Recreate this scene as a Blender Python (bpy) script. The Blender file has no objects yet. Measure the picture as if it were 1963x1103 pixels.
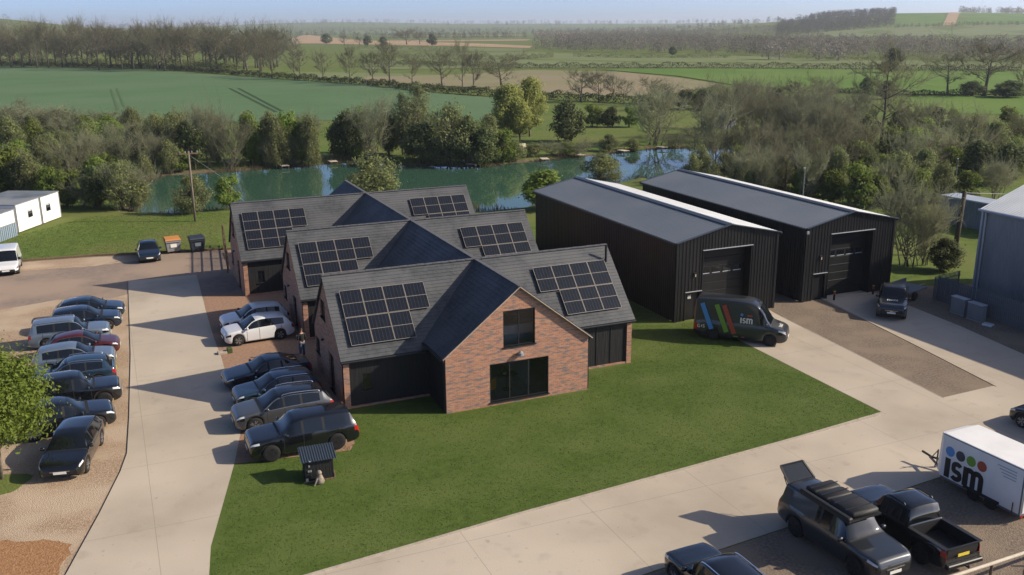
import bpy, bmesh, math, random
import numpy as np
from mathutils import Vector, Matrix

# ------------------------------------------------------------------ camera, sky, sun, exposure
sc = bpy.context.scene
COL = sc.collection
CAM_H = 18.5
YAW, PITCH, ROLL = math.radians(23.3), math.radians(15.72), math.radians(-0.4)
_f = Vector((math.sin(YAW)*math.cos(PITCH), math.cos(YAW)*math.cos(PITCH), -math.sin(PITCH)))
_r = Vector((math.cos(YAW), -math.sin(YAW), 0)); _u = _r.cross(_f)
_R = math.cos(ROLL)*_r + math.sin(ROLL)*_u
_U = -math.sin(ROLL)*_r + math.cos(ROLL)*_u
cam = bpy.data.cameras.new('camera'); camo = bpy.data.objects.new('camera', cam); COL.objects.link(camo)
cam.sensor_width = 36; cam.lens = 36*1786/1963; cam.clip_start = 0.5; cam.clip_end = 30000
camo.matrix_world = Matrix(((_R.x, _U.x, -_f.x, 0), (_R.y, _U.y, -_f.y, 0), (_R.z, _U.z, -_f.z, CAM_H), (0, 0, 0, 1)))
sc.camera = camo

SUN_DIR = Vector((10.05, -4.5, 6.3)).normalized()      # towards the sun
world = bpy.data.worlds.new('World'); sc.world = world; world.use_nodes = True
wn = world.node_tree
bg = wn.nodes['Background']; sky = wn.nodes.new('ShaderNodeTexSky'); sky.sky_type = 'NISHITA'
sky.sun_disc = False; sky.sun_elevation = math.asin(SUN_DIR.z); sky.sun_rotation = math.atan2(SUN_DIR.x, SUN_DIR.y)
sky.altitude = 60; sky.air_density = 0.30; sky.dust_density = 1.05; sky.ozone_density = 2.2
wn.links.new(sky.outputs[0], bg.inputs[0]); bg.inputs[1].default_value = 0.15
sl = bpy.data.lights.new('sun', 'SUN'); sl.energy = 4.1; sl.angle = math.radians(0.53); sl.color = (1.0, 0.88, 0.70)
so = bpy.data.objects.new('sun', sl); COL.objects.link(so); so.location = (60, -30, 60)
so.rotation_euler = (-SUN_DIR).to_track_quat('-Z', 'Y').to_euler()
sc.view_settings.view_transform = 'Standard'; sc.view_settings.look = 'None'
sc.view_settings.exposure = 0.60; sc.view_settings.gamma = 1
sc.cycles.use_denoising = True; sc.cycles.max_bounces = 8; sc.cycles.transparent_max_bounces = 12
sc.cycles.volume_bounces = 0; sc.cycles.caustics_reflective = False; sc.cycles.caustics_refractive = False
sc.cycles.sample_clamp_indirect = 6

DRIVE_L = [(0.22, 74.12), (-0.18, 56.42), (-0.57, 46.62), (-0.8, 42.25), (-1.12, 40.44), (-1.97, 36.9), (-3.09, 32.7)]
DRIVE_R = [(5.19, 74.01), (4.81, 63.48), (4.66, 57.44), (4.66, 53.73), (4.46, 47.53), (4.28, 42.68), (3.54, 39.27), (2.4, 34.81), (1.81, 32.53), (1.55, 30.63)]
LAKE = [(2.0, 105.0), (3.9, 103.4), (6.5, 102.9), (11.2, 102.2), (19.6, 99.9), (34.4, 90.2), (38.8, 89.4), (42.5, 91.4), (52.4, 99.4), (57.8, 99.9), (61.7, 102.1), (63.0, 95.1), (69.9, 94.0), (79.1, 96.6), (91.3, 107.2), (92.5, 114.5), (89.1, 120.4), (82.2, 124.5), (76.8, 125.1), (70.4, 123.4), (62.8, 122.5), (58.9, 121.4), (53.7, 120.9), (47.3, 118.9), (43.0, 121.6), (37.5, 125.9), (30.7, 131.6), (23.2, 130.7), (13.3, 130.1), (5.4, 130.0), (3.5, 123.0), (2.4, 114.2)]
FIELD_GREEN = [(-342.0, 834.0), (-46.0, 558.0), (-9.0, 506.0), (24.0, 461.0), (41.0, 407.0), (63.0, 351.0), (76.0, 321.0), (86.0, 279.0), (89.0, 251.0), (95.0, 233.0), (99.0, 223.0), (76.0, 170.0), (43.0, 191.0), (19.0, 198.0), (-19.0, 213.0), (-98.0, 233.0)]
HEDGE_LINE = [(-199.0, 718.0), (-48.0, 575.0), (-9.0, 520.0), (25.0, 478.0), (43.0, 422.0), (63.0, 355.0), (80.0, 306.0), (90.0, 258.0), (97.0, 240.0), (103.0, 231.0), (110.0, 215.0), (117.0, 201.0), (126.0, 188.0)]
STRIP_GREEN = [(76.0, 412.0), (117.0, 366.0), (138.0, 311.0), (125.0, 274.0), (100.0, 285.0), (86.0, 330.0), (68.0, 372.0)]
FIELD_BROWN = [(92.0, 354.0), (124.0, 348.0), (168.0, 371.0), (193.0, 340.0), (189.0, 288.0), (180.0, 248.0), (161.0, 234.0), (145.0, 223.0), (128.0, 219.0), (113.0, 241.0), (101.0, 284.0), (86.0, 330.0)]
FIELD_BRIGHT = [(196.0, 359.0), (249.0, 332.0), (289.0, 296.0), (363.0, 217.0), (276.0, 151.0), (221.0, 175.0), (197.0, 190.0), (184.0, 211.0), (182.0, 247.0), (195.0, 297.0)]
FIELD_RIGHT = [(187.0, 187.0), (218.0, 172.0), (264.0, 133.0), (206.0, 103.0), (173.0, 136.0), (159.0, 152.0), (169.0, 170.0)]
FIELD_PALE1 = [(169.0, 550.0), (223.0, 502.0), (260.0, 421.0), (305.0, 375.0), (333.0, 335.0), (383.0, 248.0), (414.0, 269.0), (380.0, 349.0), (378.0, 404.0), (350.0, 479.0), (305.0, 524.0), (280.0, 630.0), (189.0, 636.0)]
FIELD_PALE2 = [(108.0, 414.0), (174.0, 391.0), (235.0, 358.0), (299.0, 307.0), (363.0, 235.0), (379.0, 246.0), (324.0, 327.0), (297.0, 365.0), (253.0, 409.0), (216.0, 486.0), (154.0, 519.0), (121.0, 473.0)]
FIELD_TAN1 = [(303.0, 880.0), (330.0, 726.0), (365.0, 797.0), (372.0, 915.0), (365.0, 1040.0)]
FIELD_TAN2 = [(206.0, 1109.0), (259.0, 985.0), (295.0, 857.0), (365.0, 1040.0), (330.0, 1281.0), (438.0, 2162.0), (330.0, 1768.0)]
FIELD_PALE3 = [(193.0, 752.0), (286.0, 643.0), (324.0, 708.0), (281.0, 815.0), (217.0, 844.0)]
HEDGE_A = [(122.0, 488.0), (146.0, 457.0), (174.0, 391.0), (213.0, 366.0), (251.0, 342.0), (292.0, 300.0), (296.0, 282.0), (325.0, 259.0)]
HEDGE_B = [(150.0, 586.0), (188.0, 537.0), (220.0, 494.0), (246.0, 507.0)]
HEDGE_C = [(264.0, 517.0), (288.0, 467.0), (329.0, 449.0)]
HEDGE_D = [(105.0, 441.0), (128.0, 433.0), (149.0, 433.0)]
HEDGE_E = [(347.0, 426.0), (359.0, 380.0), (365.0, 368.0)]
HEDGE_F = [(187.0, 777.0), (227.0, 766.0), (254.0, 667.0)]
HEDGE_G = [(184.0, 211.0), (191.0, 193.0), (218.0, 172.0)]
WOOD_R = [(304.0, 664.0), (321.0, 553.0), (356.0, 487.0), (369.0, 410.0), (380.0, 349.0), (391.0, 311.0), (412.0, 246.0), (570.0, 342.0), (570.0, 454.0), (605.0, 612.0), (598.0, 737.0), (590.0, 902.0), (553.0, 1097.0)]
WOOD_MID = [(275.0, 1044.0), (303.0, 880.0), (345.0, 1017.0), (312.0, 1188.0)]
TRACK_A = [(37.1, 309.0), (39.6, 307.6), (2.9, 322.5), (4.7, 327.3)]
TRACK_B = [(35.6, 215.7), (37.2, 217.8), (3.1, 238.8), (4.7, 247.7)]
NEAR_HEDGE = [(-33.4, 217.1), (-19.3, 213.3), (-9.6, 203.8), (-0.3, 192.8), (4.7, 178.8), (10.4, 172.4), (18.1, 172.0)]
BELT_FOOT = [(-72.0, 615.0), (-33.0, 573.0), (-9.0, 542.0), (17.0, 510.0), (39.0, 476.0), (54.0, 425.0)]
TREES = {'left_bank': [('G', -10.6, 115.0, 6.9, 5.5),('O', -8.3, 112.5, 5.9, 4.3),('G', -6.3, 110.5, 4.7, 3.9),('G', -4.4, 109.3, 4.5, 3.4),('D', -8.9, 113.5, 5.2, 3.4),('O', 0.7, 105.6, 5.3, 5.1),('D', -1.6, 106.7, 4.1, 3.3),('O', 2.4, 105.5, 3.6, 2.6),('S', -3.2, 108.1, 2.8, 2.8),('D', -10.1, 113.7, 4.6, 3.0),('D', -0.9, 115.7, 3.8, 3.1),('G', -11.7, 114.8, 4.0, 3.8),('G', -1.8, 120.1, 4.5, 3.8),('D', 1.5, 123.5, 3.0, 3.9),('D', -2.0, 107.9, 4.6, 3.3),('D', 1.8, 113.0, 3.8, 3.8),('S', 1.8, 107.0, 4.0, 3.9),('S', -10.9, 117.9, 4.5, 3.2),('D', -7.3, 114.4, 4.5, 4.1),('D', -4.6, 110.1, 3.6, 3.0),('G', 0.5, 114.7, 4.2, 2.8)],
'left_mid': [('S', -3.9, 129.7, 4.1, 4.6),('S', -1.7, 132.0, 4.6, 3.0),('S', 0.9, 132.1, 4.4, 3.4),('G', -11.0, 170.2, 4.2, 4.4),('O', -14.4, 167.5, 5.4, 6.2),('S', -5.8, 164.7, 4.1, 3.8),('G', -2.5, 162.3, 4.6, 5.0),('G', 1.3, 161.9, 3.9, 4.8),('G', -11.8, 139.8, 4.4, 5.6),('O', -7.5, 137.7, 3.4, 3.8),('D', -6.1, 143.4, 2.5, 3.3),('O', 3.8, 127.8, 3.2, 2.8),('G', -11.1, 141.0, 4.7, 3.2),('D', -2.7, 147.4, 3.5, 3.8),('D', 1.1, 133.0, 4.0, 3.3),('O', -4.6, 133.8, 4.7, 3.3),('G', 3.8, 152.3, 4.9, 3.5),('O', -12.2, 185.5, 4.1, 4.0),('D', -7.9, 153.0, 4.3, 4.8),('O', 1.1, 138.2, 4.8, 4.1),('O', -3.0, 159.1, 4.9, 4.0),('O', -6.7, 142.0, 4.3, 3.3),('D', 4.0, 147.8, 4.8, 3.7),('S', 3.6, 150.5, 4.3, 4.8),('O', -5.7, 144.8, 5.0, 4.3),('O', -10.9, 136.9, 3.6, 4.2),('O', -8.5, 140.3, 4.7, 3.7),('O', -1.8, 146.4, 3.8, 3.4),('O', -7.5, 144.6, 4.8, 4.2),('G', -0.4, 131.8, 3.4, 3.9),('G', -3.6, 179.5, 4.5, 5.0),('G', 0.8, 171.4, 3.9, 5.2),('G', -6.3, 142.4, 3.2, 3.5),('G', -11.8, 185.4, 3.6, 3.9),('G', 0.3, 179.2, 4.0, 5.3),('O', 0.0, 149.1, 3.2, 4.1),('O', 6.4, 167.0, 3.4, 4.2)],
'left_hedge': [('S', -13.1, 201.4, 3.5, 9.0),('S', -8.3, 198.9, 3.1, 6.0),('S', -3.9, 194.6, 2.7, 6.4),('S', 0.7, 185.4, 3.3, 5.7),('O', 4.2, 174.7, 5.6, 4.5),('O', 7.3, 164.2, 5.4, 5.1),('B', -15.8, 217.3, 4.9, 2.8),('S', -17.9, 207.0, 3.3, 6.1)],
'left_shore': [('G', 7.2, 148.7, 6.0, 4.7),('G', 9.7, 147.5, 7.1, 5.1),('S', 4.9, 132.2, 4.6, 3.5),('O', 7.3, 131.0, 4.7, 3.9),('D', 10.5, 132.0, 6.1, 4.2),('G', 8.6, 131.4, 3.4, 3.2),('S', 12.3, 133.3, 7.0, 3.7),('S', 14.8, 131.0, 5.9, 4.2),('G', 18.1, 133.8, 7.5, 4.1),('G', 19.5, 133.1, 5.3, 2.9),('O', 21.2, 131.1, 7.2, 4.0),('G', 23.3, 133.5, 7.9, 3.8),('O', 25.7, 130.0, 7.3, 4.1),('G', 24.8, 131.6, 6.5, 4.4),('O', 23.3, 131.2, 4.3, 3.6),('S', 20.0, 131.2, 3.4, 1.7),('S', 10.9, 143.8, 5.6, 4.1),('O', 18.4, 138.9, 7.1, 3.8),('D', 10.3, 137.6, 6.2, 4.3),('O', 14.0, 137.5, 5.5, 3.2),('O', 15.2, 150.1, 6.2, 3.5),('O', 6.4, 142.4, 7.0, 3.4),('D', 20.9, 134.1, 6.7, 4.5),('O', 21.7, 137.8, 7.2, 3.3),('D', 8.2, 151.5, 4.9, 4.9),('O', 22.2, 133.5, 6.0, 4.3),('S', 13.4, 141.9, 6.2, 4.6),('S', 27.4, 143.4, 5.0, 4.3),('O', 8.9, 140.0, 7.5, 4.4),('O', 7.8, 143.5, 6.4, 4.7)],
'mid_shore': [('D', 31.7, 132.9, 7.1, 4.7),('G', 33.9, 134.3, 7.4, 3.8),('S', 34.9, 131.3, 7.3, 4.8),('G', 38.2, 134.7, 7.3, 3.9),('D', 34.2, 140.0, 5.3, 3.2),('D', 31.4, 136.8, 5.5, 4.4),('D', 33.1, 135.9, 5.4, 3.1),('G', 32.7, 133.0, 5.0, 3.8),('O', 38.7, 136.4, 5.2, 3.9)],
'island': [('P', 41.7, 131.7, 11.3, 6.3),('P', 40.1, 133.8, 9.9, 4.3),('O', 43.8, 123.5, 8.6, 8.2),('D', 40.5, 125.1, 5.7, 6.7),('D', 45.9, 121.3, 6.2, 6.0),('D', 47.6, 119.3, 5.6, 4.8),('G', 50.8, 120.6, 4.9, 4.1),('O', 42.3, 123.0, 3.3, 2.6),('S', 46.2, 120.0, 2.8, 2.5),('O', 52.7, 121.4, 2.9, 4.4),('D', 46.4, 123.3, 6.6, 5.1),('O', 48.8, 122.1, 5.2, 3.4),('O', 41.3, 128.2, 5.0, 4.4),('O', 40.6, 130.4, 4.9, 5.2),('O', 41.1, 125.9, 4.9, 4.4),('O', 40.3, 124.6, 4.7, 4.7),('O', 50.4, 124.9, 6.6, 4.4)],
'willow': [('W', 61.9, 144.9, 9.1, 7.7),('W', 67.0, 147.4, 9.9, 6.8),('W', 63.0, 142.6, 6.3, 5.2)],
'round': [('D', 69.8, 137.6, 6.8, 7.2)],
'shore_scrub': [('O', 56.8, 123.7, 2.0, 3.8),('S', 59.8, 123.4, 1.7, 3.7),('G', 62.1, 123.5, 2.2, 3.2),('S', 63.9, 122.7, 1.9, 3.5),('O', 69.7, 124.4, 2.7, 4.0),('O', 73.9, 124.4, 2.0, 3.4),('S', 81.5, 124.9, 1.7, 3.4)],
'far_bank': [('G', 84.3, 156.8, 4.5, 5.7),('D', 87.0, 154.4, 3.9, 4.5),('G', 90.0, 152.9, 4.3, 4.1),('S', 79.9, 127.9, 7.7, 7.3),('D', 120.1, 180.0, 4.5, 7.3),('D', 124.2, 177.9, 4.5, 7.3),('D', 119.5, 185.0, 3.8, 5.0),('B', 113.2, 180.7, 6.4, 6.5),('D', 125.1, 172.9, 3.8, 5.6),('D', 124.4, 179.3, 4.6, 5.1),('B', 146.1, 182.4, 4.5, 4.8),('B', 135.1, 199.2, 3.4, 5.2),('D', 136.0, 168.6, 5.1, 5.5),('D', 181.1, 181.9, 4.6, 5.7),('S', 135.4, 178.2, 4.6, 5.8),('B', 159.8, 189.6, 3.6, 7.1)],
'front_bush': [('O', 25.8, 97.0, 5.9, 7.8),('O', 7.2, 100.3, 4.1, 4.4),('G', 11.1, 100.7, 4.0, 3.3),('G', 41.1, 86.4, 4.6, 6.1),('O', 54.6, 99.2, 3.9, 5.8)],
'copse': [('B', 93.2, 134.1, 7.7, 6.2),('B', 92.5, 126.2, 9.5, 6.8),('B', 106.7, 141.3, 8.5, 5.9),('B', 77.4, 112.9, 4.8, 4.7),('B', 75.3, 104.7, 5.2, 4.4),('B', 73.1, 97.1, 6.4, 4.1),('B', 75.4, 96.0, 7.3, 4.8),('O', 65.4, 94.0, 5.0, 3.2),('O', 66.8, 91.2, 4.0, 3.7),('B', 68.2, 88.5, 4.9, 3.7),('B', 72.8, 89.6, 6.9, 4.5),('D', 127.5, 156.6, 5.7, 6.5),('B', 67.7, 81.1, 5.3, 3.6),('B', 70.0, 80.7, 6.6, 4.2),('B', 70.3, 78.1, 6.0, 3.5),('S', 102.2, 129.6, 5.8, 5.3),('S', 96.3, 116.8, 6.1, 5.4),('S', 93.0, 106.4, 6.7, 5.7),('B', 114.1, 134.5, 5.5, 6.2),('O', 62.1, 86.7, 3.7, 3.5),('S', 64.2, 81.1, 4.2, 3.4),('B', 83.8, 95.3, 5.8, 3.7),('S', 78.3, 110.0, 7.4, 5.0),('S', 102.6, 118.1, 7.2, 5.7),('B', 95.1, 104.7, 4.9, 4.7),('S', 103.8, 118.2, 7.1, 5.6),('S', 100.6, 133.0, 7.4, 6.3),('B', 83.9, 98.3, 6.4, 4.9),('S', 94.1, 102.3, 5.2, 4.8),('B', 77.9, 97.7, 5.0, 4.3),('B', 96.0, 106.2, 7.2, 4.9),('B', 97.6, 118.3, 6.5, 4.1),('B', 104.1, 129.5, 7.0, 5.0),('B', 96.1, 125.2, 6.6, 6.1),('O', 100.7, 125.3, 5.4, 5.6),('S', 92.1, 101.5, 5.5, 4.2),('O', 78.7, 105.2, 5.9, 3.8),('B', 96.9, 112.3, 7.5, 4.3),('S', 90.1, 99.6, 7.0, 4.3),('S', 93.6, 106.7, 6.0, 5.1),('B', 110.2, 120.6, 6.9, 5.2),('O', 107.6, 123.5, 5.0, 4.4),('O', 107.1, 122.1, 6.4, 4.9),('S', 66.6, 86.1, 3.9, 3.3),('G', 72.7, 79.5, 3.6, 2.9),('G', 67.1, 88.6, 3.3, 3.9),('O', 63.5, 92.8, 4.1, 2.8),('D', 72.3, 80.3, 3.2, 3.2),('S', 67.5, 77.4, 4.7, 3.0),('O', 75.6, 84.5, 3.8, 3.7),('G', 70.2, 93.0, 4.7, 4.2),('S', 72.1, 88.2, 3.3, 3.2),('S', 71.6, 89.7, 3.9, 4.1),('G', 74.8, 82.1, 4.8, 3.4),('O', 66.9, 83.7, 4.1, 2.6),('G', 68.1, 78.1, 4.9, 2.6),('D', 72.6, 84.7, 3.7, 3.5),('G', 68.4, 79.7, 3.6, 2.7),('G', 72.5, 88.1, 3.7, 2.8),('G', 71.9, 81.3, 4.3, 3.5),('O', 70.5, 85.0, 3.9, 3.0),('G', 69.6, 76.1, 4.1, 3.3),('G', 64.4, 82.7, 3.3, 3.2)],
'copse_right': [('B', 108.3, 108.7, 15.0, 8.9),('S', 105.0, 112.5, 7.0, 7.4),('S', 113.5, 108.2, 5.9, 5.8),('B', 134.1, 158.4, 7.6, 6.8),('B', 142.2, 161.0, 7.5, 6.3),('G', 110.5, 102.9, 5.4, 4.8),('D', 135.5, 123.7, 4.2, 4.6),('G', 134.6, 119.4, 4.5, 3.8),('S', 112.0, 97.1, 5.3, 3.9),('G', 123.7, 104.6, 4.5, 3.4),('G', 126.4, 101.8, 6.6, 5.8),('O', 110.6, 90.7, 5.9, 4.4),('B', 119.1, 93.5, 6.0, 3.9),('D', 95.7, 80.3, 5.0, 5.8),('D', 96.7, 76.8, 5.0, 5.7),('G', 70.3, 73.2, 5.2, 4.5),('O', 70.9, 76.8, 6.1, 3.5),('O', 76.0, 73.0, 5.7, 4.0),('G', 82.7, 81.5, 4.3, 3.2),('O', 80.4, 71.6, 4.5, 3.4),('G', 83.4, 70.9, 3.7, 3.1),('S', 87.0, 70.5, 3.7, 3.3),('B', 89.2, 91.7, 6.3, 4.7),('B', 81.9, 88.2, 5.4, 3.8),('S', 73.8, 73.1, 4.1, 2.7),('D', 85.1, 78.4, 3.9, 3.0),('D', 112.3, 109.6, 5.7, 4.0),('O', 119.5, 115.1, 5.4, 4.2),('D', 109.1, 102.9, 5.3, 3.9),('O', 101.4, 79.7, 4.9, 3.2),('O', 101.2, 108.8, 5.3, 4.1),('O', 109.5, 113.9, 4.9, 5.8),('D', 86.3, 90.7, 4.1, 3.4),('B', 94.2, 84.1, 4.7, 4.0),('O', 81.2, 74.7, 4.2, 3.1),('B', 116.0, 99.5, 5.3, 4.8),('O', 113.9, 96.7, 6.2, 3.8),('D', 97.6, 100.5, 6.1, 4.3),('B', 100.4, 83.9, 5.6, 3.7),('S', 96.4, 85.3, 4.7, 4.7),('G', 90.4, 83.2, 3.8, 4.2),('G', 98.5, 97.2, 5.4, 3.5),('S', 90.1, 86.5, 4.8, 3.5),('D', 101.5, 106.0, 4.9, 5.5),('O', 95.0, 97.8, 4.5, 3.7),('O', 117.6, 95.5, 4.9, 4.4),('G', 128.5, 101.5, 4.4, 4.3),('O', 75.6, 81.8, 3.9, 3.3),('G', 102.4, 96.4, 5.1, 5.4),('O', 82.8, 76.4, 5.4, 3.8),('G', 100.7, 95.5, 4.9, 4.2),('G', 102.1, 109.0, 4.4, 4.5),('G', 86.3, 90.7, 4.9, 4.9),('B', 102.2, 109.0, 5.0, 5.1),('G', 101.2, 89.4, 4.0, 4.2),('S', 106.6, 98.5, 4.3, 5.1),('B', 89.3, 82.0, 4.7, 3.4),('D', 88.2, 91.2, 3.8, 4.1),('G', 72.4, 72.5, 3.8, 3.2),('G', 77.4, 71.7, 4.3, 3.1),('G', 110.9, 94.6, 4.7, 4.4),('G', 92.2, 81.1, 4.7, 3.8),('G', 104.5, 81.8, 5.0, 3.9),('O', 83.3, 94.6, 4.5, 3.8)],
'scrub_yard': [('S', 56.6, 52.8, 5.6, 4.4),('S', 58.2, 52.8, 4.1, 2.9),('D', 58.0, 50.8, 2.6, 3.1)],
'hedge_row': [('B', 56.6, 375.1, 13.2, 7.2),('B', 59.6, 364.8, 12.1, 7.1),('B', 65.1, 349.6, 14.3, 7.6),('B', 67.6, 352.0, 11.1, 6.5),('B', 72.9, 337.4, 10.6, 6.3),('B', 78.2, 320.0, 11.5, 6.8),('B', 83.7, 310.1, 10.6, 6.3),('B', 86.1, 299.1, 14.1, 8.5),('B', 93.4, 298.1, 9.6, 5.8),('B', 98.5, 283.0, 11.3, 8.2),('B', 99.7, 268.2, 14.0, 5.3),('B', 101.9, 264.3, 11.3, 7.1),('B', 113.9, 271.3, 9.7, 13.6),('B', 109.1, 209.4, 8.1, 8.0),('B', 113.1, 207.3, 7.8, 6.0),('B', 117.9, 208.5, 6.9, 4.7),('B', 115.2, 199.0, 6.1, 3.8),('B', 119.2, 193.4, 6.3, 6.2)],
'right_field': [('B', 205.7, 185.0, 11.3, 10.5),('B', 210.7, 177.9, 14.4, 15.2),('B', 228.7, 181.3, 11.5, 6.2),('D', 208.0, 179.4, 3.8, 7.6),('D', 211.7, 171.2, 4.3, 11.1),('D', 278.5, 277.6, 9.7, 9.2),('D', 193.0, 201.1, 4.2, 5.7)],
'far_belt': [('B', -61.8, 563.1, 16.2, 10.7),('B', -66.2, 614.3, 24.7, 11.4),('B', -63.1, 609.7, 17.7, 11.9),('B', -66.7, 668.3, 22.6, 14.7),('B', -53.6, 563.8, 20.0, 13.3),('B', -57.2, 600.6, 20.3, 12.4),('B', -50.9, 555.4, 21.2, 14.7),('B', -46.3, 538.9, 19.8, 12.2),('B', -48.1, 585.4, 20.6, 14.4),('B', -45.6, 559.4, 21.3, 10.8),('B', -48.0, 601.5, 20.7, 15.4),('B', -39.6, 536.0, 15.0, 11.4),('B', -40.9, 575.9, 19.1, 15.6),('B', -39.7, 569.5, 16.2, 10.8),('B', -35.3, 544.6, 21.3, 10.9),('B', -34.1, 536.7, 14.9, 10.4),('B', -34.6, 609.6, 22.6, 11.3),('B', -31.7, 553.5, 20.2, 15.4),('B', -27.0, 517.1, 20.6, 11.9),('B', -28.0, 537.8, 17.2, 10.0),('B', -26.4, 555.4, 21.5, 12.8),('B', -23.9, 554.6, 22.4, 11.2),('B', -22.3, 518.1, 19.2, 10.7),('B', -20.1, 552.2, 17.7, 10.6),('B', -19.7, 545.8, 18.2, 11.8),('B', -16.2, 523.2, 14.7, 13.2),('B', -15.4, 560.9, 17.2, 12.2),('B', -14.1, 525.4, 16.1, 11.7),('B', -11.2, 520.7, 21.0, 12.4),('B', -10.0, 592.3, 22.1, 17.0),('B', -7.1, 566.9, 18.9, 14.4),('B', -7.1, 562.8, 21.1, 13.4),('B', -4.8, 520.2, 16.9, 13.2),('B', -2.4, 539.9, 17.1, 13.5),('B', 0.3, 479.1, 20.1, 10.6),('B', -0.1, 575.9, 22.0, 11.2),('B', 4.1, 540.4, 18.8, 13.6),('B', 5.5, 503.9, 20.9, 9.6),('B', 6.1, 498.8, 19.6, 12.6),('B', 8.7, 512.2, 15.9, 14.7),('B', 9.7, 546.9, 18.7, 14.9),('B', 9.9, 473.6, 14.2, 13.2),('B', 14.5, 526.7, 17.7, 14.4),('B', 15.0, 492.6, 14.5, 13.7),('B', 14.8, 473.0, 16.1, 12.7),('B', 18.7, 503.1, 21.0, 12.5),('B', 18.9, 490.1, 19.5, 10.0),('B', 23.3, 538.9, 20.8, 14.5),('B', 24.4, 534.2, 20.4, 11.7),('B', 23.7, 475.5, 15.4, 9.2),('B', 24.6, 458.6, 16.8, 12.5),('B', 28.9, 500.1, 18.2, 13.1),('B', 29.1, 473.4, 20.5, 14.1),('B', 26.9, 449.1, 16.5, 12.0),('B', 32.9, 483.9, 17.6, 13.0),('B', 34.3, 487.7, 19.6, 12.3),('B', 35.8, 470.4, 17.9, 13.9),('B', 39.4, 521.3, 18.7, 13.2),('B', 42.8, 522.2, 19.2, 11.6),('B', 39.4, 474.6, 20.0, 14.0),('B', 43.3, 510.4, 19.5, 10.9),('B', 43.0, 482.9, 18.2, 10.0),('B', 50.4, 520.4, 19.3, 12.2),('B', 49.8, 502.5, 19.8, 13.1),('B', 46.5, 448.5, 14.7, 11.5),('B', 47.0, 452.9, 20.0, 11.9),('B', 55.6, 509.2, 18.0, 14.9),('B', 48.5, 441.4, 17.6, 13.2),('B', 54.0, 455.9, 13.6, 13.0),('B', 57.8, 490.8, 19.5, 14.7),('B', 61.2, 485.8, 17.5, 14.9),('B', 62.6, 482.0, 15.9, 11.5),('B', 56.0, 437.3, 15.6, 12.9),('B', 60.9, 448.5, 15.1, 12.8),('B', 65.5, 477.4, 19.3, 10.1),('B', 57.6, 413.9, 14.1, 12.8),('B', 68.1, 462.3, 20.5, 9.8),('B', 68.5, 456.8, 17.5, 13.2),('B', 65.5, 428.6, 16.2, 11.4),('B', 74.2, 477.5, 17.0, 12.0),('B', 70.1, 430.3, 15.7, 8.8),('B', 74.7, 456.8, 19.2, 9.8),('B', 76.4, 459.6, 15.7, 13.6),('B', 79.4, 468.5, 18.9, 13.1)],
'far_lone': [('D', 246.9, 929.5, 10.0, 11.3),('B', 247.2, 961.2, 8.7, 9.6),('B', 227.6, 946.7, 11.0, 11.4),('B', 294.2, 952.1, 15.5, 21.5),('D', 298.3, 884.0, 11.7, 12.1),('D', 239.4, 1077.4, 11.3, 16.4),('D', 246.4, 871.5, 9.4, 10.7),('D', 328.2, 507.0, 5.6, 6.5),('B', 313.8, 969.3, 13.2, 14.3)]}

# ------------------------------------------------------------------ helpers
R = math.radians
def tag(o, label, cat=None, group=None, kind=None):
    o['label'] = label
    if cat: o['category'] = cat
    if group: o['group'] = group
    if kind: o['kind'] = kind
    return o
def thing(name, label, cat, loc=(0, 0, 0), rz=0.0, group=None):
    o = bpy.data.objects.new(name, None); COL.objects.link(o); o.empty_display_size = .3
    o.location = loc; o.rotation_euler = (0, 0, rz)
    return tag(o, label, cat, group)
def link(name, me, parent=None, loc=None):
    o = bpy.data.objects.new(name, me); COL.objects.link(o)
    if parent: o.parent = parent
    if loc is not None: o.location = loc
    return o
def mesh(name, V, F, m=None, smooth=False, fm=None):
    me = bpy.data.meshes.new(name)
    me.from_pydata([tuple(map(float, v)) for v in V], [], [tuple(int(i) for i in f) for f in F])
    if m is not None:
        for k in (m if isinstance(m, (list, tuple)) else [m]): me.materials.append(k)
    if fm is not None: me.polygons.foreach_set('material_index', np.asarray(fm, dtype=np.int32))
    if smooth: me.polygons.foreach_set('use_smooth', np.ones(len(me.polygons), dtype=bool))
    me.update()
    return me
def npmesh(name, V, F, m, smooth=False):                 # many same-sized faces
    V = np.ascontiguousarray(V, dtype=np.float32); F = np.ascontiguousarray(F, dtype=np.int32)
    me = bpy.data.meshes.new(name); n, k = F.shape
    me.vertices.add(len(V)); me.vertices.foreach_set('co', V.ravel())
    me.loops.add(n*k); me.loops.foreach_set('vertex_index', F.ravel())
    me.polygons.add(n); me.polygons.foreach_set('loop_start', np.arange(0, n*k, k, dtype=np.int32))
    if smooth: me.polygons.foreach_set('use_smooth', np.ones(n, dtype=bool))
    me.update(calc_edges=True)
    if m: me.materials.append(m)
    return me
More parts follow.
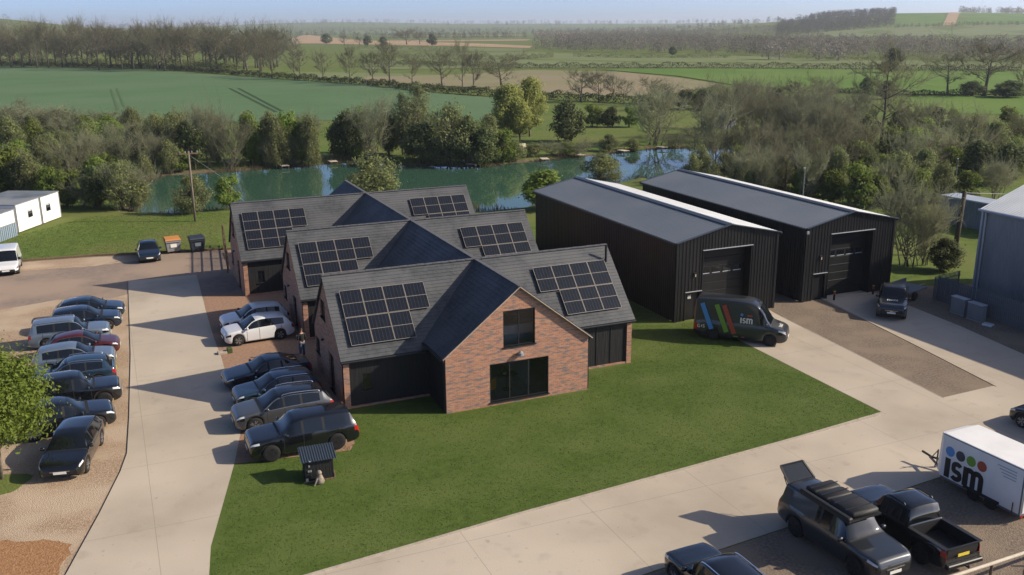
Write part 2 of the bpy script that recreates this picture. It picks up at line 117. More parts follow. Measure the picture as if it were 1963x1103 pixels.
class MB:
    """collects simple solids; build() links them as one mesh object"""
    def __init__(s): s.V = []; s.F = []
    def add(s, V, F):
        n = len(s.V); s.V += [tuple(v) for v in V]; s.F += [tuple(i+n for i in f) for f in F]; return s
    def box(s, x0, x1, y0, y1, z0, z1):
        return s.add([(x0,y0,z0),(x1,y0,z0),(x1,y1,z0),(x0,y1,z0),(x0,y0,z1),(x1,y0,z1),(x1,y1,z1),(x0,y1,z1)],
                     [(3,2,1,0),(4,5,6,7),(0,1,5,4),(1,2,6,5),(2,3,7,6),(3,0,4,7)])
    def bbox(s, x0, x1, y0, y1, z0, z1, b=0.02):             # box with chamfered vertical and top edges
        pts = [(x0+b,y0),(x1-b,y0),(x1,y0+b),(x1,y1-b),(x1-b,y1),(x0+b,y1),(x0,y1-b),(x0,y0+b)]
        cx, cy = (x0+x1)/2, (y0+y1)/2
        V = [(x,y,z0) for x,y in pts]+[(x,y,z1-b) for x,y in pts]
        V += [(x+(b if x<cx else -b), y+(b if y<cy else -b), z1) for x,y in pts]
        F = [tuple(range(7,-1,-1)), tuple(range(16,24))]
        for L in (0,8):
            for i in range(8): F.append((L+i, L+(i+1)%8, L+8+(i+1)%8, L+8+i))
        return s.add(V, F)
    def beam(s, a, b, w, h=None, up=(0,0,1)):
        a, b = Vector(a), Vector(b); h = h or w; d = (b-a).normalized(); u = Vector(up)
        if abs(d.dot(u)) > .98: u = Vector((1,0,0))
        sx = d.cross(u).normalized()*w/2; sz = sx.cross(d).normalized()*h/2
        V = [p+i*sx+j*sz for p in (a,b) for i,j in ((-1,-1),(1,-1),(1,1),(-1,1))]
        return s.add(V, [(0,1,2,3),(7,6,5,4),(0,4,5,1),(1,5,6,2),(2,6,7,3),(3,7,4,0)])
    def tube(s, pts, rad, n=6, cap=True):
        pts = [Vector(p) for p in pts]; rs = rad if isinstance(rad, (list,tuple)) else [rad]*len(pts); V = []
        for i, p in enumerate(pts):
            d = (pts[min(i+1,len(pts)-1)]-pts[max(i-1,0)]).normalized()
            u = Vector((0,0,1)) if abs(d.z) < .9 else Vector((1,0,0))
            sx = d.cross(u).normalized(); sy = sx.cross(d)
            V += [p+rs[i]*(math.cos(2*math.pi*k/n)*sx+math.sin(2*math.pi*k/n)*sy) for k in range(n)]
        F = [(i*n+k, i*n+(k+1)%n, (i+1)*n+(k+1)%n, (i+1)*n+k) for i in range(len(pts)-1) for k in range(n)]
        if cap: F += [tuple(range(n-1,-1,-1)), tuple((len(pts)-1)*n+k for k in range(n))]
        return s.add(V, F)
    def lathe(s, prof, n=20, c=(0,0,0), axis='z'):            # prof: (radius, height)
        V = []
        for r_, h in prof:
            for k in range(n):
                a = 2*math.pi*k/n; p = (r_*math.cos(a), r_*math.sin(a), h)
                if axis == 'y': p = (p[0], p[2], p[1])
                V.append((p[0]+c[0], p[1]+c[1], p[2]+c[2]))
        F = [(i*n+k, i*n+(k+1)%n, (i+1)*n+(k+1)%n, (i+1)*n+k) for i in range(len(prof)-1) for k in range(n)]
        F += [tuple(range(n-1,-1,-1)), tuple((len(prof)-1)*n+k for k in range(n))]
        return s.add(V, F)
    def build(s, name, m, parent=None, smooth=False, loc=None, label=None):
        o = link(name, mesh(name, s.V, s.F, m, smooth), parent, loc)
        if label: o['label'] = label
        return o
def wall(name, outer, holes, m, parent, put, t):
    """flat wall with a level foot, a piecewise straight top and square openings; put(u, v, d) -> 3D, t = thickness"""
    v0 = min(p[1] for p in outer); top = sorted(p for p in outer if p[1] > v0+1e-6); foot = sorted(p[0] for p in outer if p[1] <= v0+1e-6)
    ht = lambda u: float(np.interp(u, [p[0] for p in top], [p[1] for p in top]))
    us = sorted({foot[0], foot[-1], *(p[0] for p in top), *(u for h in holes for u, _ in h)})
    V = []; F = []
    def quad(a, b, c, d, flip=False):
        k = len(V); V.extend((a, b, c, d)); F.append((k, k+1, k+2, k+3) if not flip else (k+3, k+2, k+1, k))
    for a, b in zip(us[:-1], us[1:]):
        if b-a < 1e-6: continue
        mid = (a+b)/2; cuts = [(v0, v0)]
        for h in sorted(holes, key=lambda h: min(v for _, v in h)):
            if min(u for u, _ in h) < mid < max(u for u, _ in h): lo, hi = min(v for _, v in h), max(v for _, v in h); cuts += [(lo, lo), (hi, hi)]
        cuts.append((ht(a), ht(b)))
        for k in range(0, len(cuts), 2):
            (la, lb), (ha, hb) = cuts[k], cuts[k+1]
            for d, fl in ((0, False), (t, True)): quad(put(a, la, d), put(b, lb, d), put(b, hb, d), put(a, ha, d), fl)
    def edge(p, q): quad(put(*p, 0), put(*q, 0), put(*q, t), put(*p, t))
    ring = [(foot[0], v0), (foot[-1], v0)]+[p for p in reversed(top)]
    for p, q in zip(ring, ring[1:]+ring[:1]): edge(p, q)
    for h in holes:
        for p, q in zip(h, h[1:]+h[:1]): edge(p, q)
    me = mesh(name, V, F, m); bm = bmesh.new(); bm.from_mesh(me); bmesh.ops.remove_doubles(bm, verts=bm.verts, dist=1e-4); bmesh.ops.recalc_face_normals(bm, faces=bm.faces); bm.to_mesh(me); bm.free()
    return link(name, me, parent)
def rect(u0, u1, v0, v1): return [(u0,v0),(u1,v0),(u1,v1),(u0,v1)]
def copy_tree(o, parent=None):
    c = o.copy(); COL.objects.link(c)
    if parent: c.parent = parent
    for ch in o.children: copy_tree(ch, c)
    return c
ORD = 'first second third fourth fifth sixth seventh eighth ninth tenth eleventh twelfth thirteenth fourteenth fifteenth sixteenth seventeenth eighteenth nineteenth twentieth'.split()+[f'{i}th' for i in range(21,60)]

# ------------------------------------------------------------------ materials
MATS = {}
def mat(name, c1, c2=None, scale=3.0, detail=5.0, rough=.7, metal=0.0, spec=.4, bump=0.0, bscale=None, coat=0.0, world_pos=False, c3=None, s3=.05, stretch=None, rvar=0.0, transl=0.0, lo=.35, hi=.65):
    m = bpy.data.materials.new(name); m.use_nodes = True; nt = m.node_tree; N = nt.nodes; L = nt.links
    b = N['Principled BSDF']; b.inputs['Roughness'].default_value = rough; b.inputs['Metallic'].default_value = metal
    b.inputs['Specular IOR Level'].default_value = spec; b.inputs['Coat Weight'].default_value = coat; b.inputs['Coat Roughness'].default_value = .04
    b.inputs['Base Color'].default_value = (*c1, 1)
    if world_pos: src = N.new('ShaderNodeNewGeometry').outputs['Position']
    else: src = N.new('ShaderNodeTexCoord').outputs['Object']
    if stretch:
        mp = N.new('ShaderNodeMapping'); mp.inputs['Scale'].default_value = stretch; L.new(src, mp.inputs[0]); src = mp.outputs[0]
    col = None
    def noise(s, d=detail):
        n = N.new('ShaderNodeTexNoise'); n.inputs['Scale'].default_value = s; n.inputs['Detail'].default_value = d; L.new(src, n.inputs['Vector']); return n
    def ramp(n, a, c_):
        r_ = N.new('ShaderNodeMapRange'); r_.inputs[1].default_value = a; r_.inputs[2].default_value = c_; r_.clamp = True; L.new(n.outputs[0], r_.inputs[0]); return r_.outputs[0]
    if c2:
        mx = N.new('ShaderNodeMix'); mx.data_type = 'RGBA'; L.new(ramp(noise(scale), lo, hi), mx.inputs[0]); mx.inputs[6].default_value = (*c1,1); mx.inputs[7].default_value = (*c2,1); col = mx.outputs[2]
        if c3:
            m2 = N.new('ShaderNodeMix'); m2.data_type = 'RGBA'; L.new(ramp(noise(s3, 3), .42, .62), m2.inputs[0]); L.new(col, m2.inputs[6]); m2.inputs[7].default_value = (*c3,1); col = m2.outputs[2]
        if rvar:
            oi = N.new('ShaderNodeObjectInfo'); hs = N.new('ShaderNodeHueSaturation'); mr = N.new('ShaderNodeMapRange')
            mr.inputs[3].default_value = 1-rvar; mr.inputs[4].default_value = 1+rvar; L.new(oi.outputs['Random'], mr.inputs[0]); L.new(mr.outputs[0], hs.inputs['Value'])
            mr2 = N.new('ShaderNodeMapRange'); mr2.inputs[3].default_value = .5-rvar*.05; mr2.inputs[4].default_value = .5+rvar*.05; L.new(oi.outputs['Random'], mr2.inputs[0]); L.new(mr2.outputs[0], hs.inputs['Hue'])
            L.new(col, hs.inputs['Color']); col = hs.outputs[0]
        L.new(col, b.inputs['Base Color'])
    if bump:
        bp = N.new('ShaderNodeBump'); bp.inputs['Strength'].default_value = bump; bp.inputs['Distance'].default_value = .05
        L.new(noise(bscale or scale*4, 6).outputs[0], bp.inputs['Height']); L.new(bp.outputs[0], b.inputs['Normal'])
    if transl:
        tr = N.new('ShaderNodeBsdfTranslucent'); ms = N.new('ShaderNodeMixShader'); ms.inputs[0].default_value = transl
        if col is not None: L.new(col, tr.inputs[0])
        else: tr.inputs[0].default_value = (*c1, 1)
        L.new(b.outputs[0], ms.inputs[1]); L.new(tr.outputs[0], ms.inputs[2]); L.new(ms.outputs[0], N['Material Output'].inputs[0])
    MATS[name] = m
    return m
def brick_mat():
    m = bpy.data.materials.new('brick'); m.use_nodes = True; nt = m.node_tree; N = nt.nodes; L = nt.links; b = N['Principled BSDF']
    b.inputs['Roughness'].default_value = .88; b.inputs['Specular IOR Level'].default_value = .2
    pos = N.new('ShaderNodeNewGeometry').outputs['Position']; sp = N.new('ShaderNodeSeparateXYZ'); L.new(pos, sp.inputs[0])
    ad = N.new('ShaderNodeMath'); ad.operation = 'ADD'; L.new(sp.outputs[0], ad.inputs[0]); L.new(sp.outputs[1], ad.inputs[1])
    cb = N.new('ShaderNodeCombineXYZ'); L.new(ad.outputs[0], cb.inputs[0]); L.new(sp.outputs[2], cb.inputs[1])
    bt = N.new('ShaderNodeTexBrick'); L.new(cb.outputs[0], bt.inputs[0]); bt.inputs['Scale'].default_value = 1
    bt.inputs['Brick Width'].default_value = .225; bt.inputs['Row Height'].default_value = .075; bt.inputs['Mortar Size'].default_value = .006
    bt.inputs['Color1'].default_value = (.47,.235,.145,1); bt.inputs['Color2'].default_value = (.33,.155,.10,1); bt.inputs['Mortar'].default_value = (.42,.33,.26,1); bt.inputs['Mortar Smooth'].default_value = .2
    mp = N.new('ShaderNodeMapping'); mp.inputs['Scale'].default_value = (1.7, 8.0, 1); L.new(cb.outputs[0], mp.inputs[0])
    ns = N.new('ShaderNodeTexNoise'); ns.inputs['Scale'].default_value = 1.0; ns.inputs['Detail'].default_value = 4; ns.inputs['Roughness'].default_value = .7; L.new(mp.outputs[0], ns.inputs['Vector'])
    mr = N.new('ShaderNodeMapRange'); mr.inputs[1].default_value = .50; mr.inputs[2].default_value = .60; L.new(ns.outputs[0], mr.inputs[0])
    mx = N.new('ShaderNodeMix'); mx.data_type = 'RGBA'; L.new(mr.outputs[0], mx.inputs[0]); L.new(bt.outputs['Color'], mx.inputs[6]); mx.inputs[7].default_value = (.17,.155,.15,1)
    L.new(mx.outputs[2], b.inputs['Base Color'])
    bp = N.new('ShaderNodeBump'); bp.inputs['Strength'].default_value = .5; bp.inputs['Distance'].default_value = .012; bp.invert = True
    L.new(bt.outputs['Fac'], bp.inputs['Height']); L.new(bp.outputs[0], b.inputs['Normal'])
    return m
def glass_mat(name, tint=(.6,.65,.68), through=.75):
    m = bpy.data.materials.new(name); m.use_nodes = True; nt = m.node_tree; N = nt.nodes; L = nt.links
    N.remove(N['Principled BSDF']); g = N.new('ShaderNodeBsdfGlossy'); g.inputs['Roughness'].default_value = .02; g.inputs[0].default_value = (.9,.95,1,1)
    t = N.new('ShaderNodeBsdfTransparent'); t.inputs[0].default_value = (*tint, 1)
    fr = N.new('ShaderNodeFresnel'); fr.inputs[0].default_value = 1.5; ms = N.new('ShaderNodeMixShader')
    L.new(fr.outputs[0], ms.inputs[0]); L.new(t.outputs[0], ms.inputs[1]); L.new(g.outputs[0], ms.inputs[2]); L.new(ms.outputs[0], N['Material Output'].inputs[0])
    return m
BRICK = brick_mat(); GLASS = glass_mat('window_glass')
mat('concrete', (.45,.385,.305), (.385,.328,.258), .35, 7, .85, spec=.2, bump=.12, bscale=18, world_pos=True, c3=(.505,.437,.35), s3=.12)
mat('kerb', (.42,.36,.30), (.34,.29,.24), 3, rough=.9, bump=.2, world_pos=True)
mat('gravel', (.46,.34,.235), (.29,.205,.14), 9, 7, .95, spec=.1, bump=.8, bscale=22, world_pos=True, c3=(.46,.36,.26), s3=.35)
mat('gravel_dark', (.26,.208,.163), (.15,.118,.09), 9, 7, .95, spec=.1, bump=.8, bscale=22, world_pos=True, c3=(.25,.195,.145), s3=.5)
mat('tarmac', (.27,.21,.175), (.22,.175,.145), 2.5, 6, .95, spec=.15, bump=.2, bscale=40, world_pos=True, c3=(.33,.25,.19), s3=.18)
mat('paving', (.36,.23,.155), (.27,.17,.12), 6, 5, .95, spec=.1, bump=.4, bscale=20, world_pos=True)
mat('soil', (.37,.205,.105), (.27,.145,.072), 6, 6, .95, spec=.1, bump=.8, bscale=14, world_pos=True)
mat('lawn', (.084,.125,.027), (.064,.100,.020), 2.6, 10, .95, spec=.1, bump=.5, bscale=26, world_pos=True, c3=(.102,.136,.036), s3=.28)
mat('rough_grass', (.125,.175,.04), (.082,.12,.026), 1.4, 8, .95, spec=.1, bump=.8, bscale=8, world_pos=True, c3=(.135,.155,.045), s3=.09)
mat('wheat', (.095,.165,.075), (.085,.148,.065), .06, 4, .95, spec=.1, world_pos=True, c3=(.105,.17,.085), s3=.014)
mat('field_pale', (.17,.20,.085), (.145,.175,.07), .04, 4, .95, spec=.1, world_pos=True)
mat('field_bright', (.105,.185,.030), (.085,.16,.026), .05, 4, .95, spec=.1, world_pos=True, c3=(.125,.19,.04), s3=.02)
mat('field_brown', (.27,.215,.14), (.20,.195,.10), .022, 5, .95, spec=.1, world_pos=True)
mat('field_tan', (.40,.28,.17), (.33,.23,.14), .03, 4, .95, spec=.1, world_pos=True)
mat('field_track', (.03,.065,.03), (.05,.085,.035), .5, rough=.95, spec=.1, world_pos=True)
mat('field_faint', (.075,.125,.055), (.085,.14,.06), .5, rough=.95, spec=.1, world_pos=True)
mat('bank_mud', (.17,.13,.085), (.10,.08,.05), 1.5, 6, .95, spec=.1, bump=.5, bscale=6, world_pos=True)
mat('slate', (.074,.078,.085), (.048,.052,.058), 4, 6, .62, spec=.35, bump=.25, bscale=9, world_pos=True, c3=(.09,.093,.098), s3=.6)
mat('ridge_tile', (.12,.12,.125), (.085,.085,.09), 5, rough=.65, world_pos=True)
mat('black_cladding', (.020,.020,.021), (.013,.013,.014), 3, 4, .6, spec=.3, bump=.6, bscale=3, world_pos=True, stretch=(5,5,.3))
mat('shed_black', (.011,.0118,.013), (.0085,.0092,.0105), .8, 4, .42, spec=.35, world_pos=True, c3=(.015,.0155,.016), s3=.9, stretch=(1,1,.25))
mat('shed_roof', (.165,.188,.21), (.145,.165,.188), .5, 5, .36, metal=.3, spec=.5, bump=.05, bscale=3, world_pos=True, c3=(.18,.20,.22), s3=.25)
mat('shed_roof_glare', (.46,.475,.49), (.40,.415,.43), .5, 5, .42, metal=.15, spec=.5, world_pos=True)  # sun glare on the right slopes, put into a lighter sheet colour
mat('shed_trim', (.045,.06,.08), rough=.4, spec=.5)
mat('dark_frame', (.018,.019,.021), rough=.4)
mat('pale_trim', (.55,.45,.34), (.45,.36,.27), 6, rough=.85)
mat('panel_glass', (.010,.012,.018), (.013,.016,.023), 4, 3, .22, spec=.35)
mat('panel_frame', (.36,.32,.28), rough=.5, metal=.2)
mat('panel_line', (.05,.056,.066), rough=.4)
mat('tyre', (.012,.012,.012), rough=.85)
mat('rim', (.30,.31,.33), rough=.35, metal=.7)
mat('rim_dark', (.03,.03,.032), rough=.4, metal=.5)
mat('car_glass', (.006,.008,.010), rough=.04, spec=.75)
mat('plastic', (.014,.014,.015), rough=.6)
mat('lamp', (.62,.64,.66), rough=.15, spec=.6)
mat('tail_lamp', (.32,.012,.01), rough=.2, spec=.6)
mat('indicator', (.7,.22,.03), rough=.25)
mat('plate_white', (.75,.74,.68), rough=.5)
mat('plate_yellow', (.75,.58,.06), rough=.5)
mat('chrome', (.6,.61,.63), rough=.2, metal=.9)
mat('white_paint', (.78,.77,.75), (.72,.71,.69), 1.2, 4, .45)
mat('cabin_white', (.78,.745,.72), (.70,.67,.645), 1.0, 4, .55)
mat('cabin_grey', (.22,.28,.34), (.19,.25,.30), 1.0, 4, .55)
mat('grey_metal', (.20,.225,.25), (.13,.15,.17), .6, 6, .55, metal=.2, world_pos=True, c3=(.27,.28,.29), s3=.25, stretch=(1,1,.35))
mat('galvanised', (.50,.53,.57), (.42,.45,.49), .6, 5, .42, metal=.3, world_pos=True)
mat('fence_grey', (.13,.15,.175), rough=.5, metal=.2)
mat('wood', (.22,.155,.10), (.14,.095,.06), 2.5, 6, .9, spec=.1, bump=.4, bscale=12, stretch=(6,6,1))
mat('pole_wood', (.23,.19,.155), (.15,.125,.10), 2.5, 6, .9, spec=.1, bump=.4, bscale=12, stretch=(6,6,.6))
mat('pale_wood', (.62,.54,.44), (.50,.43,.34), 3, 6, .8, bump=.2, bscale=20)
mat('bark', (.15,.125,.10), (.095,.08,.065), 4, 6, .95, spec=.1, bump=.5, bscale=14, stretch=(4,4,1))
mat('bark_pale', (.26,.22,.17), (.15,.125,.10), 4, 6, .95, spec=.1, bump=.5, bscale=14, stretch=(4,4,1))
mat('twig', (.28,.265,.17), (.21,.20,.13), .5, 3, .95, spec=.05, rvar=.2, transl=.4)
mat('twig_pale', (.36,.36,.235), (.275,.28,.175), .6, 3, .95, spec=.05, rvar=.22, transl=.4)
mat('leaf_green', (.215,.28,.058), (.145,.20,.040), .9, 4, .7, spec=.25, transl=.5, rvar=.25)
mat('leaf_dark', (.138,.165,.062), (.095,.118,.044), .9, 4, .7, spec=.25, transl=.4, rvar=.25)
mat('leaf_olive', (.235,.26,.10), (.17,.195,.072), .9, 4, .75, spec=.2, transl=.45, rvar=.22)
mat('leaf_willow', (.36,.38,.115), (.27,.30,.085), .9, 4, .75, spec=.2, transl=.5, rvar=.1)
mat('leaf_pale', (.27,.30,.135), (.20,.235,.10), .9, 4, .75, spec=.2, transl=.5, rvar=.12)
mat('leaf_near', (.17,.225,.032), (.115,.16,.021), 2.5, 4, .6, spec=.3, transl=.45)
mat('grass_blade', (.108,.146,.036), (.074,.11,.024), 1.0, 4, .9, spec=.05, transl=.35, world_pos=True)
mat('reed', (.20,.155,.09), (.13,.11,.055), 1.0, 3, .9, spec=.1, world_pos=True)
mat('far_wood', (.25,.23,.185), (.185,.172,.14), .02, 3, .95, spec=.05, world_pos=True, transl=.3)
mat('far_wood_dark', (.13,.12,.09), (.09,.088,.065), .02, 3, .95, spec=.05, world_pos=True, transl=.3)
mat('blossom', (.30,.275,.24), (.22,.20,.175), .3, 3, .9, transl=.3)
mat('logo_blue', (.06,.25,.55), rough=.4); mat('logo_navy', (.025,.035,.06), rough=.4)
mat('logo_green', (.15,.30,.035), rough=.4); mat('logo_red', (.36,.065,.035), rough=.4); mat('ink', (.012,.012,.014), rough=.5)
mat('text_grey', (.30,.35,.40), rough=.5)
mat('orange_lid', (.48,.20,.05), rough=.6); mat('bin_grey', (.24,.25,.27), rough=.6); mat('bin_dark', (.022,.03,.045), rough=.55)
mat('skin', (.45,.26,.18), rough=.6); mat('jacket', (.012,.014,.018), rough=.8); mat('denim', (.05,.09,.15), rough=.85); mat('hair', (.10,.06,.035), rough=.8); mat('shirt', (.35,.42,.50), rough=.8)
mat('stone_ornament', (.30,.25,.19), (.16,.135,.11), 9, 4, .9)
mat('fabric_orange', (.55,.27,.05), rough=.8); mat('floor_pale', (.46,.46,.48), (.38,.38,.40), 2, rough=.6); mat('room_wall', (.72,.71,.69), rough=.9)
mat('bollard_red', (.45,.03,.02), rough=.5)
mat('pole_dark', (.10,.085,.07), (.065,.055,.045), 2.5, 6, .9, spec=.1, bump=.4, bscale=12, stretch=(6,6,.6))
def weather_concrete(m):                                    # bay joints and scattered stains, in world metres
    nt = m.node_tree; N = nt.nodes; L = nt.links; b = N['Principled BSDF']; src = b.inputs['Base Color'].links[0].from_socket
    pos = N.new('ShaderNodeNewGeometry').outputs['Position']
    def mul(col, fac, c):
        mx = N.new('ShaderNodeMix'); mx.data_type = 'RGBA'; L.new(fac, mx.inputs[0]); L.new(col, mx.inputs[6]); mx.inputs[7].default_value = (*c, 1); return mx.outputs[2]
    bt = N.new('ShaderNodeTexBrick'); bt.offset = 0; L.new(pos, bt.inputs[0]); bt.inputs['Scale'].default_value = 1; bt.inputs['Brick Width'].default_value = 5.3; bt.inputs['Row Height'].default_value = 5.8; bt.inputs['Mortar Size'].default_value = .016; bt.inputs['Mortar Smooth'].default_value = .3
    k = N.new('ShaderNodeMath'); k.operation = 'MULTIPLY'; k.inputs[1].default_value = .55; L.new(bt.outputs['Fac'], k.inputs[0]); col = mul(src, k.outputs[0], (.22,.19,.15))
    for sc_, lo, hi, amt, c in ((.9,.60,.75,.45,(.30,.255,.20)), (3.5,.66,.74,.5,(.24,.205,.165)), (.22,.55,.75,.4,(.36,.31,.25))):
        n = N.new('ShaderNodeTexNoise'); n.inputs['Scale'].default_value = sc_; n.inputs['Detail'].default_value = 5; L.new(pos, n.inputs['Vector'])
        r_ = N.new('ShaderNodeMapRange'); r_.inputs[1].default_value = lo; r_.inputs[2].default_value = hi; r_.inputs[4].default_value = amt; L.new(n.outputs[0], r_.inputs[0]); col = mul(col, r_.outputs[0], c)
    L.new(col, b.inputs['Base Color'])
weather_concrete(MATS['concrete'])
M = MATS

# ------------------------------------------------------------------ ground, fields, lake
DX, DY = math.sin(YAW), math.cos(YAW)                      # the view's ground axes, used to lay out the far hills
LK = np.array(LAKE)
def lake_sd(x, y):                                         # signed distance to the lake shore, positive inside
    x = np.asarray(x, float); y = np.asarray(y, float); d = np.full(x.shape, 1e9); ins = np.zeros(x.shape, bool)
    for i in range(len(LK)):
        (ax, ay), (bx, by) = LK[i], LK[(i+1) % len(LK)]
        ex, ey = bx-ax, by-ay; t = np.clip(((x-ax)*ex+(y-ay)*ey)/(ex*ex+ey*ey), 0, 1)
        d = np.minimum(d, np.hypot(x-ax-t*ex, y-ay-t*ey))
        c = ((ay > y) != (by > y)) & (x < (bx-ax)*(y-ay)/((by-ay) if by != ay else 1e-9)+ax); ins ^= c
    return np.where(ins, d, -d)
def sm(t): t = np.clip(t, 0, 1); return t*t*(3-2*t)
def bump_at(x, y, px, dep, rad_l, rad_d, h):               # a rounded hill
    l = (px-981)/1786*dep; cx, cy = DX*dep+DY*l, DY*dep-DX*l
    ll = (x-cx)*DY-(y-cy)*DX; dd = (x-cx)*DX+(y-cy)*DY
    return h*np.exp(-(ll/rad_l)**2-(dd/rad_d)**2)
def terr(x, y):
    x = np.asarray(x, float); y = np.asarray(y, float)
    dep = x*DX+y*DY
    z = 20*sm((dep-2200)/4500)
    far = sm((dep-1000)/500)
    z = z+far*(bump_at(x, y, 1640, 1850, 300, 420, 24)+bump_at(x, y, 1900, 2150, 420, 600, 34)+bump_at(x, y, -60, 1900, 260, 500, 42)+bump_at(x, y, 560, 3600, 700, 900, 10)+bump_at(x, y, 650, 5200, 700, 900, 26)+bump_at(x, y, 1040, 5400, 500, 800, 10)+bump_at(x, y, 1400, 4600, 600, 800, 12))
    sd = lake_sd(x, y)
    return z-1.5*sm((sd+1.2)/3.2)
def grow(a, b, step, lo, hi, k=1.16):
    c = list(np.arange(a, b+.01, step)); s = step; v = c[-1]
    while v < hi: s *= k; v += s; c.append(v)
    s = step; v = c[0]; pre = []
    while v > lo: s *= k; v -= s; pre.append(v)
    return np.array(pre[::-1]+c)
gx = grow(-6, 104, 1.6, -5200, 9000); gy = grow(82, 140, 1.6, -200, 9500)
GX, GY = np.meshgrid(gx, gy); GZ = terr(GX, GY)
nx, ny = len(gx), len(gy)
idx = np.arange(nx*ny).reshape(ny, nx)
F = np.stack([idx[:-1,:-1], idx[:-1,1:], idx[1:,1:], idx[1:,:-1]], -1).reshape(-1, 4)
V = np.stack([GX, GY, GZ], -1).reshape(-1, 3)
gm = npmesh('ground', V, F, M['rough_grass'], True); gm.materials.append(M['bank_mud'])
gm.polygons.foreach_set('material_index', (V[F][:,:,2].mean(1) < -.16).astype(np.int32))
ground = tag(link('ground', gm), 'rough green grass land reaching to the horizon', kind='structure')

def lay(x, y):                                             # height of the built ground mesh
    i = np.clip(np.searchsorted(gx, x)-1, 0, nx-2); j = np.clip(np.searchsorted(gy, y)-1, 0, ny-2)
    u = (x-gx[i])/(gx[i+1]-gx[i]); v = (y-gy[j])/(gy[j+1]-gy[j])
    return (GZ[j,i]*(1-u)+GZ[j,i+1]*u)*(1-v)+(GZ[j+1,i]*(1-u)+GZ[j+1,i+1]*u)*v
def water_mat():
    m = bpy.data.materials.new('water'); m.use_nodes = True; nt = m.node_tree; N = nt.nodes; L = nt.links; b = N['Principled BSDF']
    b.inputs['Base Color'].default_value = (.04,.094,.062,1); b.inputs['Roughness'].default_value = .03; b.inputs['IOR'].default_value = 1.33; b.inputs['Specular IOR Level'].default_value = .9
    pos = N.new('ShaderNodeNewGeometry').outputs['Position']; n = N.new('ShaderNodeTexNoise'); n.inputs['Scale'].default_value = .5; n.inputs['Detail'].default_value = 3; L.new(pos, n.inputs['Vector'])
    bp = N.new('ShaderNodeBump'); bp.inputs['Strength'].default_value = .035; bp.inputs['Distance'].default_value = .1; L.new(n.outputs[0], bp.inputs['Height']); L.new(bp.outputs[0], b.inputs['Normal'])
    return m
tag(link('lake', mesh('lake', [(-6,84,-.28),(104,84,-.28),(104,136,-.28),(-6,136,-.28)], [(0,1,2,3)], water_mat())), 'still teal green lake mirroring trees and sky', kind='structure')

def ragged(poly, amp, step=.5, seed=3):
    rg_ = random.Random(seed); o = []
    for a, b in zip(poly, poly[1:]+poly[:1]):
        n = max(1, int(math.hypot(b[0]-a[0], b[1]-a[1])/step))
        o += [(a[0]+(b[0]-a[0])*i/n+rg_.gauss(0, amp), a[1]+(b[1]-a[1])*i/n+rg_.gauss(0, amp)) for i in range(n)]
    return o
def sheet(name, poly, z, m, label, cut=0, drape=False):
    bm = bmesh.new(); f = bm.faces.new([bm.verts.new((x, y, 0)) for x, y in poly])
    f.normal_update()
    if f.normal.z < 0: f.normal_flip()
    bmesh.ops.triangulate(bm, faces=[f], ngon_method='EAR_CLIP')
    if cut:
        xs = [p[0] for p in poly]; ys = [p[1] for p in poly]
        for c in np.arange(min(xs)+cut, max(xs), cut): bmesh.ops.bisect_plane(bm, geom=bm.verts[:]+bm.edges[:]+bm.faces[:], plane_co=(c,0,0), plane_no=(1,0,0))
        for c in np.arange(min(ys)+cut, max(ys), cut): bmesh.ops.bisect_plane(bm, geom=bm.verts[:]+bm.edges[:]+bm.faces[:], plane_co=(0,c,0), plane_no=(0,1,0))
    for v in bm.verts: v.co.z = z+(float(lay(v.co.x, v.co.y)) if drape else 0)
    bmesh.ops.recalc_face_normals(bm, faces=bm.faces)
    if sum(f.normal.z for f in bm.faces) < 0: bmesh.ops.reverse_faces(bm, faces=bm.faces)
    me = bpy.data.meshes.new(name); bm.to_mesh(me); bm.free(); me.materials.append(m)
    return tag(link(name, me), label, kind='structure')
sheet('tarmac_yard', [(-45,66),(-45,90),(-9.2,84.6),(-2.1,83.9),(2.7,82.7),(9.6,81.4),(9.6,60),(4.9,60),(0.1,60)], .006, M['tarmac'], 'pinkish grey tarmac yard behind the parked cars')
sheet('kerbside_gravel', ragged([(-25,86.4),(-9.2,84.3),(-2.1,83.6),(2.6,82.4),(2.4,80.8),(-2.5,80.4),(-8,81.2),(-25,83)], .09, .4), .010, M['gravel'], 'strip of tan gravel below the grass bank')
sheet('gravel_parking', [(-32,70.2),(-8,69.8),(-4.5,70.9),(-1,69.6),(.15,70.4),(.12,68)]+[p for p in DRIVE_L[1:]]+[(-4.6,29),(-10,22),(-32,22)], .011, M['gravel'], 'tan gravel parking strip left of the concrete drive')
sheet('bare_soil', ragged([(-12,36.6),(-5.4,36.2),(-3.9,35.7),(-2.95,34.9),(-3.35,32.6),(-5.1,28.6),(-12,28)], .07, .3), .016, M['soil'], 'bare orange brown soil at the corner of the drive')
sheet('house_paving', [(5.1,67.5),(4.78,63.4),(4.6,57.4),(4.6,53.7),(4.4,47.5),(4.2,42.6),(3.5,39.1),(8.7,38.3),(9.5,39.4),(12,41),(12,44),(18,48),(18,76),(8.1,76),(8.0,67.5)], .010, M['paving'], 'brown paved apron in front of the brick houses')
sheet('lawn', [(3.52,39.2),(2.4,34.8),(1.8,32.5),(1.5,30.6),(1.2,28.85),(4.7,29.2),(13.3,30.1),(20.9,30.7),(33.5,31.7),(33.8,43.5),(33.7,48.0),(32.3,48.2),(32.3,72),(26.1,72),(26.1,44.2),(9.3,44.2),(9.2,43),(8.9,39.1),(8.5,38.4)], .014, M['lawn'], 'smooth mown green lawn in front of the brick house')
